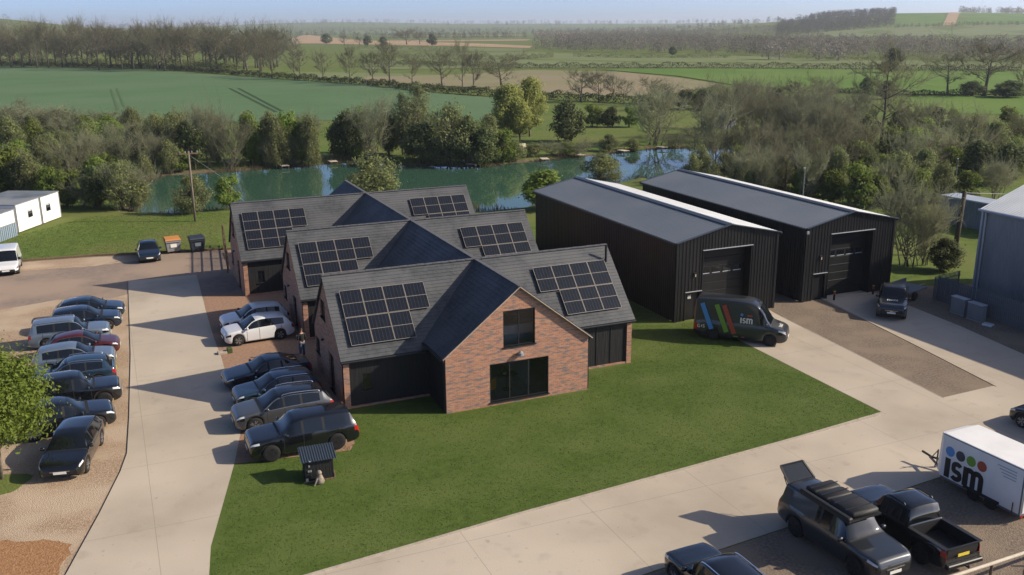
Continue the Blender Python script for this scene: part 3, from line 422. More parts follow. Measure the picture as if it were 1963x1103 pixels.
sheet('concrete_road', [(-12,21.5),(15.8,24.5),(30.1,25.6),(90,30),(90,35.5),(46.9,33.35),(41.5,32.1),(37.7,32.0),(33.5,31.9),(20.9,30.62),(13.3,30.05),(4.7,29.15),(1.15,28.8),(-4.9,28.2)], .018, M['concrete'], 'pale concrete road crossing below the lawn')
sheet('concrete_drive', DRIVE_L+[(-5.2,27.6),(1.0,27.9)]+DRIVE_R[::-1], .023, M['concrete'], 'pale concrete drive between the parked cars')
sheet('concrete_apron', [(33.52,31.6),(37.7,31.7),(38.4,38.4),(39.2,46.4),(39.5,48.6),(34.0,48.6),(33.8,43.5)], .023, M['concrete'], 'pale concrete apron leading to the nearer black shed')
sheet('concrete_apron', [(41.45,31.8),(46.85,33.0),(47.4,36.2),(48.1,40.1),(48.6,44.5),(49,49.4),(44.5,49.4),(42.8,38.9)], .023, M['concrete'], 'pale concrete apron leading to the farther black shed')
sheet('gravel_wedge', [(37.72,31.95),(41.45,31.98),(42.75,38.9),(44.45,48.6),(43.5,72),(39.5,72),(39.5,48.6),(38.45,38.4)], .012, M['gravel_dark'], 'brown gravel wedge between the two concrete aprons')
sheet('gravel_yard', [(46.92,33.15),(90,35.4),(90,44),(56,47.2),(52,48.6),(49.05,50),(48.65,44.5),(48.15,40.1)], .009, M['gravel_dark'], 'brown gravel strip along the metal fence')
sheet('gravel_parking', [(14,12),(90,12),(90,29.9),(30.1,25.55),(15.8,24.45),(8,23.6)], .010, M['gravel_dark'], 'brown gravel parking bay under the pickups and trailer')
# edging
def edging(pts, w, h, m, label):
    b = MB()
    for a, c in zip(pts[:-1], pts[1:]): b.beam((a[0],a[1],h/2), (c[0],c[1],h/2), w, h)
    o = b.build('edging', m); tag(o, label, kind='structure')
edging(DRIVE_L, .03, .035, M['plastic'], 'dark edging strip along the left side of the drive')
edging([(-45,90),(-9.2,84.8),(-2.1,84.1),(2.7,82.9),(9.6,81.6)], .22, .16, M['wood'], 'timber edging below the grass bank')
edging([(37.7,31.9),(38.4,38.4),(39.2,46.4)], .05, .03, M['kerb'], 'thin edging beside the nearer apron')
edging([(41.48,31.98),(42.78,38.9),(44.4,48.2)], .035, .03, M['wood'], 'dark edging beside the farther apron')
edging([(1.2,28.85),(4.7,29.18),(13.3,30.08),(20.9,30.65),(33.5,31.68)], .12, .05, M['kerb'], 'concrete edging along the front of the lawn')
# fields
FZ = .06
sheet('wheat_field', FIELD_GREEN, FZ, M['wheat'], 'large blue green wheat field beyond the lake trees')
sheet('field_strip', STRIP_GREEN, FZ, M['field_pale'], 'pale grass strip behind the row of bare trees')
sheet('brown_field', FIELD_BROWN, FZ+.08, M['field_brown'], 'brown stubble field behind the bare trees')
sheet('bright_field', FIELD_BRIGHT, FZ+.16, M['field_bright'], 'bright green field on the right')
sheet('pasture', FIELD_RIGHT, FZ, M['field_bright'], 'green pasture below the two large bare trees')
sheet('pale_field', FIELD_PALE1, FZ, M['field_pale'], 'pale green field in front of the far wood')
sheet('pale_field', FIELD_PALE2, FZ+.1, M['field_pale'], 'pale green field between two far hedges')
sheet('pale_field', FIELD_PALE3, FZ+.1, M['field_pale'], 'thin pale green field in the middle distance')
sheet('tan_field', FIELD_TAN1, FZ+.2, M['field_tan'], 'thin tan ploughed field in the middle distance')
sheet('tan_field', FIELD_TAN2, FZ+.2, M['field_tan'], 'tan ploughed field behind the far belt of trees', 60, True)
for k, (a, c) in enumerate(zip(TRACK_A, TRACK_B)):
    d = Vector((c[0]-a[0], c[1]-a[1])); n = Vector((-d.y, d.x)).normalized()*(.4 if k < 2 else .3)
    sheet('wheel_track', [(a[0]-n.x,a[1]-n.y),(a[0]+n.x,a[1]+n.y),(c[0]+n.x,c[1]+n.y),(c[0]-n.x,c[1]-n.y)], FZ+.05, M['field_track'] if k < 2 else M['field_faint'],
          ['left line of the long tractor track in the wheat','right line of the long tractor track in the wheat','left line of the short faint track in the wheat','right line of the short faint track in the wheat'][k])
def pxpos(px, dep):                                        # a far place from its bearing and its distance
    l = (px-981)/1786*dep; return (DX*dep+DY*l, DY*dep-DX*l)
HL = [pxpos(p, d) for p, d in ((1680,1500),(1790,1500),(1775,1850),(1685,1900))]
HR = [pxpos(p, d) for p, d in ((1803,1500),(2300,1500),(2300,2050),(1808,2000))]
HT = [pxpos(p, d) for p, d in ((1780,1470),(1802,1470),(1812,2050),(1792,2050))]
HB = [pxpos(p, d) for p, d in ((1500,1230),(2400,1230),(2400,1480),(1690,1480),(1500,1400))]
sheet('hill_field', HL, .5, M['field_bright'], 'green field on the hill left of the bare track', 60, True)
sheet('hill_field', HR, .5, M['field_bright'], 'green field on the hill right of the bare track', 60, True)
sheet('hill_track', HT, .8, M['field_tan'], 'bare orange track running up the far hill', 60, True)
sheet('hill_field', HB, .4, M['field_pale'], 'pale field at the foot of the far hill', 60, True)

for k, (p0, p1, d0, d1, m_, lab) in enumerate(((690,1010,1160,1290,'field_tan','tan ploughed strip below the middle wood'),(1030,1120,1900,2500,'field_tan','small tan field just under the skyline'),(1185,1335,2350,2800,'field_tan','long thin tan field under the skyline'),(1340,1385,2000,2300,'field_tan','short tan field left of the wooded hill'),(600,900,2300,2900,'field_pale','pale green fields under the skyline at left of centre'),(760,1000,1650,1900,'field_brown','brown fallow field in the hazy distance'),(1250,1470,1700,1950,'field_pale','pale field before the wooded hill'),(60,560,1150,1500,'field_bright','green field behind the far belt of trees'))):
    sheet('distant_field', [pxpos(p0,d0), pxpos(p1,d0*1.02), pxpos(p1+12,d1), pxpos(p0-8,d1*.97)], .3+.05*k, M[m_], lab, 120, True)

# ------------------------------------------------------------------ brick houses
KR = 3.56/3.45                                             # slope of the long roofs
def slope_mesh(ea, eb, ra, rb, n, lip=.022, t=.05):
    """roof slope in n overlapping courses; ea-eb eave, ra-rb ridge"""
    ea, eb, ra, rb = map(Vector, (ea, eb, ra, rb)); nrm = (eb-ea).cross(ra-ea).normalized()
    if nrm.z < 0: nrm = -nrm
    V = []; F = []
    for i in range(n):
        a0, a1 = i/n, min(1, (i+1.15)/n)
        p = [ea.lerp(ra, a0)+nrm*lip, eb.lerp(rb, a0)+nrm*lip, eb.lerp(rb, a1), ea.lerp(ra, a1)]
        q = [p[0]-nrm*(lip+t*.3), p[1]-nrm*(lip+t*.3)]; k = len(V); V += p+q
        F += [(k, k+1, k+2, k+3), (k+4, k+5, k+1, k)]
    k = len(V); V += [ea-nrm*t, eb-nrm*t, rb-nrm*t, ra-nrm*t, ea, eb, rb, ra]
    F += [(k+3,k+2,k+1,k), (k,k+1,k+5,k+4), (k+1,k+2,k+6,k+5), (k+3,k,k+4,k+7)]
    return V, F
def window(par, name, put, u0, u1, v0, v1, cols, rows=1, glass=None, fw=.06, d=.07):
    """framed window in an opening; parts: frame with its panes"""
    b = MB(); 
    def bx(a0, a1, c0, c1):
        P = [put(a0,c0,d), put(a1,c0,d), put(a1,c1,d), put(a0,c1,d), put(a0,c0,d+.05), put(a1,c0,d+.05), put(a1,c1,d+.05), put(a0,c1,d+.05)]
        b.add(P, [(0,1,2,3),(7,6,5,4),(0,4,5,1),(1,5,6,2),(2,6,7,3),(3,7,4,0)])
    bx(u0,u1,v0,v0+fw); bx(u0,u1,v1-fw,v1); bx(u0,u0+fw,v0+fw,v1-fw); bx(u1-fw,u1,v0+fw,v1-fw)
    cw = (u1-u0-2*fw)/cols; rh = (v1-v0-2*fw)/rows
    for i in range(1, cols): bx(u0+fw+i*cw-fw/2, u0+fw+i*cw+fw/2, v0+fw, v1-fw)
    fr = b.build(name, M['dark_frame'], par)
    for i in range(cols):
        a0, a1 = u0+fw+i*cw, u0+fw+(i+1)*cw
        link('pane', mesh('pane', [put(a0,v0+fw,d+.025), put(a1,v0+fw,d+.025), put(a1,v1-fw,d+.025), put(a0,v1-fw,d+.025)], [(0,1,2,3)], glass or GLASS), fr)
    s = MB(); P = [put(u0-.06,v0-.05,-.06), put(u1+.06,v0-.05,-.06), put(u1+.06,v0,-.06), put(u0-.06,v0,-.06), put(u0-.06,v0-.05,d), put(u1+.06,v0-.05,d), put(u1+.06,v0,d), put(u0-.06,v0,d)]
    s.add(P, [(0,1,2,3),(7,6,5,4),(0,4,5,1),(1,5,6,2),(2,6,7,3),(3,7,4,0)]).build('sill', M['dark_frame'], fr)
    return fr
DARKGLASS = M['car_glass']
def house(x0, x1, yr, label, rear_cross, full, link_to=None):
    h = thing('brick_house', label, 'house', group='slate roofed brick houses')
    ye, ze = yr-3.45, 2.6; zr = 6.16; yb = yr+3.45; cx = 17.8; yf = yr-5.9                 # eaves, ridge, gable front
    w0, w1 = x0+.12, x1-.14; yw0, yw1 = ye+.12, yb-.12; zw = ze-.05
    # end gable walls
    pl = lambda u, v, d: (w0+d, u, v); pr = lambda u, v, d: (w1-d, u, v)
    gab = [(yw0,0),(yw1,0),(yw1,zw),(yr,zr-.14),(yw0,zw)]
    ops = [rect(yr+.25,yr+1.4,3.6,4.65), rect(yr+2.15,yr+3.15,1.1,2.0), rect(yr-1.2,yr-.1,.02,2.1)]
    wall('gable_wall', gab, ops, BRICK, h, pl, .28); wall('gable_wall', gab, [], BRICK, h, pr, .28)
    window(h, 'window', pl, yr+.25,yr+1.4,3.6,4.65, 2, glass=DARKGLASS); window(h, 'window', pl, yr+2.15,yr+3.15,1.1,2.0, 1, glass=DARKGLASS)
    window(h, 'door', pl, yr-1.2,yr-.1,.02,2.1, 1, glass=DARKGLASS)
    b = MB(); b.lathe([(.06,0),(.07,.05),(.05,.12)], 8, (w0-.1, yr+.95, 2.35)); b.box(w0-.1,w0,yr+.9,yr+1.0,2.38,2.44); b.build('wall_lamp', M['dark_frame'], h)
    # front walls of the two wings: brick corner pier, plinth, black boarding
    pf = lambda u, v, d: (u, yw0+d, v)
    wall('corner_pier', rect(w0,w0+.3,0,zw), [], BRICK, h, lambda u,v,d: (u, yw0-.004+d, v), .28)
    wall('corner_pier', rect(w1-.3,w1,0,zw), [], BRICK, h, lambda u,v,d: (u, yw0-.004+d, v), .28)
    pb = lambda u, v, d: (u, yw0+.10+d, v)
    wl = [rect(w0+.95,w0+1.45,.85,1.75)]
    wall('boarded_wall', rect(w0+.3,cx-3.9,.12,zw), wl, M['black_cladding'], h, pb, .12); window(h, 'window', pb, w0+.95,w0+1.45,.85,1.75, 1, glass=DARKGLASS, fw=.05, d=.03)
    wall('boarded_wall', rect(cx+3.9,w1-.3,.12,zw), [], M['black_cladding'], h, pb, .12)
    MB().box(w0+.3,cx-3.9,yw0+.02,yw0+.2,0,.115).build('plinth', BRICK, h); MB().box(cx+3.9,w1-.3,yw0+.02,yw0+.2,0,.115).build('plinth', BRICK, h)
    b = MB()
    for k in range(5): xx = cx+4.1+k*(w1-.4-cx-4.1)/4; b.box(xx-.03,xx+.03,yw0+.07,yw0+.10,.12,zw-.02)
    b.build('boarding_post', M['black_cladding'], h)
    wall('rear_wall', rect(w0+.28,w1-.28,0,zw), [], BRICK, h, lambda u,v,d: (u, yw1-.28+d, v), .28)
    # cross gable
    ec0, ec1, zec = cx-4.12, cx+4.12, 2.95; g0, g1 = cx-3.92, cx+3.92
    def cross(front):
        yy = (yf if link_to is None else link_to) if front else yr+6.6; sg = 1 if front else -1; joined = front and link_to is not None; lab = 'gable_front' if front else 'gable_rear'
        pp = lambda u, v, d: (u, yy+sg*d, v)
        zz = zr-(cx-g0)*(zr-zec)/4.12
        hol = [rect(16.95,18.69,3.03,4.92), rect(16.2,19.45,.2,2.24)] if front and not joined else []
        if not joined: wall(lab, [(g0,0),(g1,0),(g1,zz-.06),(cx,zr-.08),(g0,zz-.06)], hol, BRICK, h, pp, .3)
        if front and not joined:
            window(h, 'window', pp, 16.95,18.69,3.03,4.92, 2, fw=.055); window(h, 'glazed_door', pp, 16.2,19.45,.2,2.24, 3, fw=.07)
            b = MB(); b.lathe([(.03,0),(.16,.02),(.15,.16),(.05,.24),(.02,.27)], 10, (cx+.02, yy-.16, 2.52)); b.box(cx-.03,cx+.07,yy-.16,yy,2.6,2.68); b.build('wall_lamp', M['grey_metal'], h)
        yend = ye if front else yb
        for s, ex in ((-1, ec0), (1, ec1)):
            yi = ye+(zec-ze)/KR+.05 if front else yb-(zec-ze)/KR-.05
            yq = yy+sg*.3 if not joined else link_to+3.3
            wall('side_wall', [(yq,0),(yw0+.2 if front else yw1-.2,0),(yw0+.2 if front else yw1-.2,zec-.1),(yq,zec-.1)], [], M['black_cladding'], h, lambda u,v,d: ((g0+d if s < 0 else g1-d), u, v), .2)
            ya = yy-sg*.14 if not joined else link_to+3.45-(zec-ze)/KR-.05
            V, F = slope_mesh((ex,ya,zec),(ex,yi,zec),(cx,yy-sg*.14 if not joined else yy,zr),(cx,yr,zr), 21)
            link('cross_roof_slope', mesh('cross_roof_slope', V, F, M['slate']), h)
            if joined: continue
            b = MB(); b.beam((ex-s*.02,yy-sg*.155,zec-.05),(cx,yy-sg*.155,zr-.04), .035, .075, (0,1,0)); b.build('verge_strip', M['pale_trim'], h)
            b = MB(); b.tube([(ex+s*.06,yy-sg*.1,zec-.06),(ex+s*.06,yi,zec-.06)], .055, 8); b.tube([(ex+s*.06-s*.12,yy+sg*.05,zec-.1),(g0-.06 if s < 0 else g1+.06,yy+sg*.08,zec-.35),(g0-.06 if s < 0 else g1+.06,yy+sg*.08,.05)], .038, 6); b.build('gutter', M['dark_frame'], h)
            # valley lead
            b = MB(); b.beam((ex,yi+sg*.02,zec+.03),(cx,yr,zr+.02), .1, .02); b.build('valley', M['ridge_tile'], h)
        b = MB(); b.beam((cx,yy-sg*.15,zr+.02),(cx,yr,zr+.02), .22, .05); b.build('ridge', M['ridge_tile'], h)
    cross(True)
    if rear_cross: cross(False)
    for ea, ra in ((ye, yr), (yb, yr)):
        V, F = slope_mesh((x0,ea,ze),(x1,ea,ze),(x0,ra,zr),(x1,ra,zr), 24)
        link('roof_slope', mesh('roof_slope', V, F, M['slate']), h)
    b = MB()
    n = 36
    for i in range(n): xa = x0+(x1-x0)*i/n; b.beam((xa+.01,yr,zr+.03+(i % 2)*.006),(xa+(x1-x0)/n-.01,yr,zr+.03+(i % 2)*.006), .2, .05)
    b.build('ridge', M['ridge_tile'], h)
    for xa, xb in ((x0, ec0), (ec1, x1)):
        b = MB(); b.tube([(xa,ye-.05,ze-.06),(xb,ye-.05,ze-.06)], .055, 8); b.build('gutter', M['dark_frame'], h)
        b = MB(); b.box(xa+.02,xb,ye+.0,ye+.12,ze-.16,ze-.05); b.build('fascia', M['black_cladding'], h)
    if full:                                                # rooms behind the big windows
        b = MB(); b.box(g0+.25,g1-.25,yf+.32,yr+2.5,.05,.12); b.build('ground_floor', M['floor_pale'], h)
        b = MB(); b.box(g0+.25,g1-.25,yf+.32,yr+2.5,2.5,2.62); b.build('upper_floor', M['floor_pale'], h)
        b = MB(); b.box(g0+.25,g1-.25,yr-.3,yr-.2,.12,2.5); b.box(19.0,19.1,yf+1.6,yr-.3,.12,2.5); b.build('inner_wall', M['room_wall'], h)
        MB().box(16.2,19.4,yf+1.1,yf+1.18,2.62,3.75).build('inner_wall', M['floor_pale'], h)
        b = MB(); b.tube([(x1-.45,yr-.75,5.35),(x1-.45,yr-.75,6.35)], .07, 8); b.build('flue', M['black_cladding'], h)
    return h
H1 = house(9.3, 26.0, 46.4, 'nearest brick house, its sunlit gable and glazed door facing the lawn', False, True)
H2 = house(9.62, 26.0, 58.05, 'middle brick house of the three, behind the two white parked cars', False, False, 46.4)
H3 = house(7.68, 26.0, 69.5, 'farthest brick house of the three, its slate roof backing onto the lake', True, False, 58.05)

# furniture seen through the big glazed door
def chair(loc, rz, label):
    t = thing('chair', label, 'chair', loc, rz)
    MB().bbox(-.3,.3,-.3,.3,.32,.45,.04).build('seat', M['fabric_orange'], t)
    MB().bbox(-.3,.3,.22,.32,.45,.95,.03).build('backrest', M['fabric_orange'], t)
    for sx in (-.24,.24):
        for sy in (-.24,.24): MB().tube([(sx*.8,sy*.8,.32),(sx,sy,0)], .015, 5).build('leg', M['dark_frame'], t)
chair((16.6,41.7,.12), R(200), 'orange easy chair behind the left pane of the big glazed door')
t = thing('table', 'small dark table behind the middle pane of the big glazed door', 'table', (17.75,42.0,.12))
MB().bbox(-.55,.55,-.3,.3,.84,.88,.02).build('table_top', M['dark_frame'], t)
MB().tube([(0,0,.02),(0,0,.84)], .04, 8).build('pedestal', M['dark_frame'], t); MB().lathe([(.26,0),(.25,.02)], 16).build('base', M['dark_frame'], t)
t = thing('potted_plant', 'small green potted plant on the table behind the glazed door', 'plant', (17.6,41.95,1.0))
MB().lathe([(.05,0),(.075,.1)], 10).build('pot', M['white_paint'], t)
b = MB(); rr = random.Random(2)
for i in range(26):
    a = rr.uniform(0, 6.28); q = rr.uniform(.08,.2); z = rr.uniform(.18,.36); b.add([(0,0,.1),(math.cos(a)*q-.02,math.sin(a)*q,z),(math.cos(a)*q*1.3,math.sin(a)*q*1.3,z+.02),(math.cos(a)*q+.02,math.sin(a)*q,z)], [(0,1,2,3)])
b.build('leaves', M['leaf_near'], t)

# ------------------------------------------------------------------ solar arrays
PW, PH = 1.11, 1.555
def panel_meshes():
    b = MB(); b.box(.02,PW-.02,.02,PH-.02,.02,.035); g = mesh('panel_glass', b.V, b.F, M['panel_glass'])
    b = MB(); b.box(0,PW,0,.016,0,.04); b.box(0,PW,PH-.016,PH,0,.04); b.box(0,.014,.016,PH-.016,0,.04); b.box(PW-.014,PW,.016,PH-.016,0,.04); b.box(.014,PW-.014,PH/2-.009,PH/2+.009,.0352,.0385)
    f = mesh('panel_frame', b.V, b.F, M['panel_frame'])
    b = MB()
    for i in range(1, 6): x = i*PW/6; b.box(x-.005,x+.005,.03,PH-.03,.0352,.0372)
    c = mesh('cell_line', b.V, b.F, M['panel_line'])
    return g, f, c
PG, PF, PC = panel_meshes()
def array(u0, yr, top, bottom_shift, label):
    ye = yr-3.45; ang = math.atan(KR)
    t = thing('solar_array', label, 'solar panels', (u0, ye, 2.6), group='solar arrays on the slate roofs'); t.rotation_euler = (ang, 0, 0)
    for row, n, sh in ((1, 4, 0), (0, 3, bottom_shift)):
        for i in range(n):
            o = link('solar_panel', PG, t, (sh+i*(PW+.02), top-(2-row)*PH-(.03 if row == 0 else 0), .12))
            link('frame', PF, o); link('cell_lines', PC, o)
    b = MB()
    for v in (top-.3, top-1.2, top-1.9, top-2.8):
        w = 4 if v > top-1.55 else 3; s = 0 if v > top-1.55 else bottom_shift
        b.box(s+.02,s+w*(PW+.02)-.04,v-.02,v+.02,.03,.118)
    b.build('mounting_rail', M['dark_frame'], t)
for u, yr, top, sh, lab in ((9.98,46.4,3.87,0,'left solar array on the nearest house'),(20.87,46.4,3.92,PW+.02,'right solar array on the nearest house'),(10.16,58.05,3.95,0,'left solar array on the middle house'),(20.9,58.05,3.95,PW+.02,'right solar array on the middle house'),(8.3,69.5,4.0,0,'left solar array on the farthest house'),(21.0,69.5,4.05,PW+.02,'right solar array on the farthest house')):
    array(u, yr, top, sh, lab+', black panels in pale frames')

# ------------------------------------------------------------------ black steel sheds
def ribs(u0, u1, v0, vtop, put, pitch=.25, dep=.032):
    """profiled sheet; vtop(u) is its upper edge"""
    n = max(1, round((u1-u0)/pitch)); p = (u1-u0)/n; us = []
    for i in range(n): us += [(u0+i*p, 0), (u0+i*p+p*.55, 0), (u0+i*p+p*.65, dep), (u0+i*p+p*.9, dep)]
    us.append((u1, 0)); V = []; F = []
    for u, d in us: V += [put(u, v0 if not callable(v0) else v0(u), d), put(u, vtop(u), d)]
    for i in range(len(us)-1): F.append((2*i, 2*i+2, 2*i+3, 2*i+1))
    return V, F
def shed(x0, x1, y0, y1, ze, zr, label, dx0, dx1, dz, mx0, mx1, lampx, camera):
    h = thing('steel_shed', label, 'shed', group='black steel sheds'); cx = (x0+x1)/2
    top = lambda x: ze+(zr-ze)*(1-abs(x-cx)/(cx-x0))-.03
    pf = lambda u, v, d: (u, y0-d, v)
    parts = [(x0,mx0,.04,top),(mx0,mx1,1.92,top),(mx1,dx0,.04,top),(dx0,cx,dz,top),(cx,dx1,dz,top),(dx1,x1,.04,top)]
    for u0, u1, v0, tp in parts:
        if u1-u0 > .05: V, F = ribs(u0, u1, v0, tp, pf); link('front_cladding', mesh('front_cladding', V, F, M['shed_black']), h)
    V, F = ribs(y0, y1, .04, lambda u: ze-.03, lambda u, v, d: (x0-d, u, v)); link('side_cladding', mesh('side_cladding', V, F, M['shed_black']), h)
    V, F = ribs(y0, y1, .04, lambda u: ze-.03, lambda u, v, d: (x1+d, u, v)); link('side_cladding', mesh('side_cladding', V, F, M['shed_black']), h)
    link('rear_cladding', mesh('rear_cladding', [(x0,y1,0),(x1,y1,0),(x1,y1,ze),(cx,y1,zr),(x0,y1,ze)], [(0,1,2,3,4)], M['shed_black']), h)
    # brick base course at the front
    MB().box(x0+.02,mx0-.02,y0+.02,y0+.2,0,.06).build('base_course', BRICK, h); MB().box(dx1,x1-.02,y0+.02,y0+.2,0,.06).build('base_course', BRICK, h)
    # corner flashings, recessed door
    MB().box(x0-.05,x0+.12,y0-.05,y0-.036,0,ze-.02).build('corner_flashing', M['shed_black'], h); MB().box(x1-.12,x1+.05,y0-.05,y0-.036,0,ze-.02).build('corner_flashing', M['shed_black'], h)
    dep = .62; yd = y0+dep
    b = MB(); b.box(dx0-.06,dx0,y0-.04,yd,0,dz); b.box(dx1,dx1+.06,y0-.04,yd,0,dz); b.box(dx0-.06,dx1+.06,y0-.04,yd,dz,dz+.06); b.build('door_reveal', M['shed_black'], h)
    door = MB().box(dx0,dx1,yd,yd+.05,.02,dz-.7).build('sectional_door', M['shed_black'], h)
    n = 8
    for i in range(n):
        z0 = .03+i*(dz-.1)/n; z1 = z0+(dz-.1)/n-.025
        if i == 5 or abs((z0+z1)/2-3.3) < (dz-.1)/n/2 and False: pass
        MB().bbox(dx0+.02,dx1-.02,yd-.035,yd-.002,z0,z1,.012).build('door_panel', M['shed_black'], door)
    for i in range(4):
        a = dx0+.2+i*(dx1-dx0-.4)/4+.1; z0 = .03+6*(dz-.1)/n-.02
        MB().box(a,a+(dx1-dx0-.4)/4-.2,yd-.05,yd-.037,z0-.45,z0-.1).build('door_window', M['car_glass'], door)
        MB().box(a,a+(dx1-dx0-.4)/4-.2,yd-.06,yd-.037,z0-.5,z0-.45).build('window_ledge', M['galvanised'], door)
    b = MB(); b.box(dx0-.1,dx1+.1,y0-.12,y0-.035,dz+.06,dz+.10); b.build('door_canopy', M['galvanised'], h)
    b = MB(); b.box(mx0-.1,mx1+.1,y0-.11,y0-.035,1.93,1.965); b.build('door_canopy', M['galvanised'], h)
    pd = MB().bbox(mx0+.02,mx1-.02,y0+.16,y0+.22,.02,1.92,.01).build('side_door', M['shed_black'], h)
    MB().tube([(mx1-.12,y0+.12,.95),(mx1-.12,y0+.12,1.1)], .014, 6).build('handle', M['chrome'], pd)
    b = MB(); b.box(lampx-.09,lampx+.09,y0-.13,y0-.03,2.95,3.2); b.build('flood_light', M['dark_frame'], h); MB().box(lampx-.035,lampx+.035,y0-.16,y0-.131,2.94,3.1).build('lamp_glass', M['pale_trim'], h)
    if camera: MB().bbox(x0-.12,x0+.1,y0-.16,y0-.04,4.83,5.02,.02).build('security_camera', M['grey_metal'], h)
    # roof sheets
    for s, xe in ((-1, x0-.14), (1, x1+.14)):
        zee = ze-.14*(zr-ze)/(cx-x0); L = math.hypot(cx-xe, zr-zee)
        ux, uz = (cx-xe)/L, (zr-zee)/L; nx_, nz_ = -uz*(-1 if s < 0 else 1)*(-1), abs(ux)
        nx_ = (-uz if s < 0 else uz)
        V, F = ribs(y0-.12, y1+.12, 0, lambda u: L, lambda u, v, d: (xe+ux*v+nx_*d, u, zee+uz*v+nz_*d), .30, .028)
        link('roof_sheet', mesh('roof_sheet', V, F, M['shed_roof'] if s < 0 else M['shed_roof_glare']), h)
        MB().beam((xe,y0-.15,zee+.02),(cx,y0-.15,zr+.03), .06, .16, (0,1,0)).build('verge_trim', M['shed_trim'], h); MB().beam((xe,y1+.15,zee+.02),(cx,y1+.15,zr+.03), .06, .16, (0,1,0)).build('verge_trim', M['shed_trim'], h)
        b = MB(); b.box(min(xe,xe+s*.13),max(xe,xe+s*.13),y0-.1,y1+.1,zee-.12,zee-.01); b.tube([(xe+s*.06,y0+.1,zee-.1),(xe-s*.06,y0+.1,zee-.35),(xe-s*.06,y0+.1,.05)], .05, 6); b.build('gutter', M['shed_black'], h)
    b = MB()
    for s in (-1, 1):
        dxr = .32*s; b.add([(cx,y0-.16,zr+.075),(cx,y1+.16,zr+.075),(cx+dxr,y1+.16,zr+.075-.32*(zr-ze)/(cx-x0)),(cx+dxr,y0-.16,zr+.075-.32*(zr-ze)/(cx-x0))], [(0,1,2,3)])
    b.build('ridge_cap', M['shed_trim'], h)
    return h
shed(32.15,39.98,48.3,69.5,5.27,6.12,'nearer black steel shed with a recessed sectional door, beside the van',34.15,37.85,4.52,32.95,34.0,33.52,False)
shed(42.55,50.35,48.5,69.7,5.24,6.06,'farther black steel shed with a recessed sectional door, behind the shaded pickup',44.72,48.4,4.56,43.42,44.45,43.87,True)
t = thing('door_sign', 'small pale sign on the side door of the nearer black shed', 'sign', (33.3,48.45,1.55))
MB().box(-.14,.14,-.012,0,-.17,.17).build('board', M['ink'], t)
b = MB(); b.box(-.11,-.05,-.016,-.013,-.12,.13); b.box(-.02,.11,-.016,-.013,.08,.13); b.box(-.02,.03,-.016,-.013,-.12,.13); b.box(.03,.11,-.016,-.013,-.02,.03); b.box(.07,.12,-.016,-.013,-.12,-.02); b.build('lettering', M['plate_white'], t)
def bollard(x, y, label):
    t = thing('bollard', label, 'bollard', (x, y, .02), group='bollards by the farther shed door')
    MB().tube([(0,0,0),(0,0,.72)], .075, 12).build('post', M['plastic'], t)
    MB().tube([(0,0,.40),(0,0,.52)], .079, 12).build('band', M['bollard_red'], t); MB().tube([(0,0,.60),(0,0,.66)], .079, 12).build('band', M['plate_yellow'], t)
bollard(44.95,48.0,'left bollard in front of the farther shed door'); bollard(48.45,48.0,'right bollard in front of the farther shed door')

# ------------------------------------------------------------------ grey barn, container, cabins
t = thing('metal_barn', 'weathered grey corrugated metal barn at the right edge', 'barn')
bx0, by1, by0, be = 54.0, 44.4, 18.0, 6.25; brx, brz = 60.3, 8.5
V, F = ribs(by0, by1, .02, lambda u: be, lambda u, v, d: (bx0-d, u, v), .2, .03); link('side_wall', mesh('side_wall', V, F, M['grey_metal']), t)
V, F = ribs(bx0, 66.6, .02, lambda u: be+(brz-be)*(1-abs(u-brx)/6.3), lambda u, v, d: (u, by1+d, v), .2, .03); link('end_wall', mesh('end_wall', V, F, M['grey_metal']), t)
for s, xe in ((-1, bx0-.2), (1, 66.8)):
    L = math.hypot(brx-xe, brz-be); ux, uz = (brx-xe)/L, (brz-be)/L
    V, F = ribs(by0-.2, by1+.2, 0, lambda u: L, lambda u, v, d: (xe+ux*v+(-uz if s < 0 else uz)*d, u, be+.03+uz*v+abs(ux)*d), .22, .03); link('roof_sheet', mesh('roof_sheet', V, F, M['galvanised']), t)
b = MB(); b.tube([(bx0-.28,by0-.2,be),(bx0-.28,by1+.2,be)], .09, 8); b.tube([(bx0-.2,by1-.3,be),(bx0-.12,by1-.3,be-.4),(bx0-.12,by1-.3,.1)], .06, 6); b.build('gutter', M['galvanised'], t)
MB().box(bx0-.06,bx0+.1,by1-.02,by1+.12,0,be).build('corner_flashing', M['galvanised'], t)

t = thing('container', 'grey corrugated shipping container behind the wooden pole', 'container', (74.05,61.7,0), R(-86))
V, F = ribs(-5.6, 3.2, .12, lambda u: 2.5, lambda u, v, d: (-u, -1.2-d, v), .28, .04); link('side_panel', mesh('side_panel', V, F, M['grey_metal']), t)
V, F = ribs(-1.2, 1.2, .12, lambda u: 2.5, lambda u, v, d: (-3.2-d, u, v), .28, .04); link('end_panel', mesh('end_panel', V, F, M['grey_metal']), t)
MB().bbox(-3.2,5.6,-1.2,1.2,2.5,2.6,.02).build('roof', M['galvanised'], t); MB().box(-3.18,5.58,-1.18,1.18,.0,2.5).build('shell', M['grey_metal'], t)

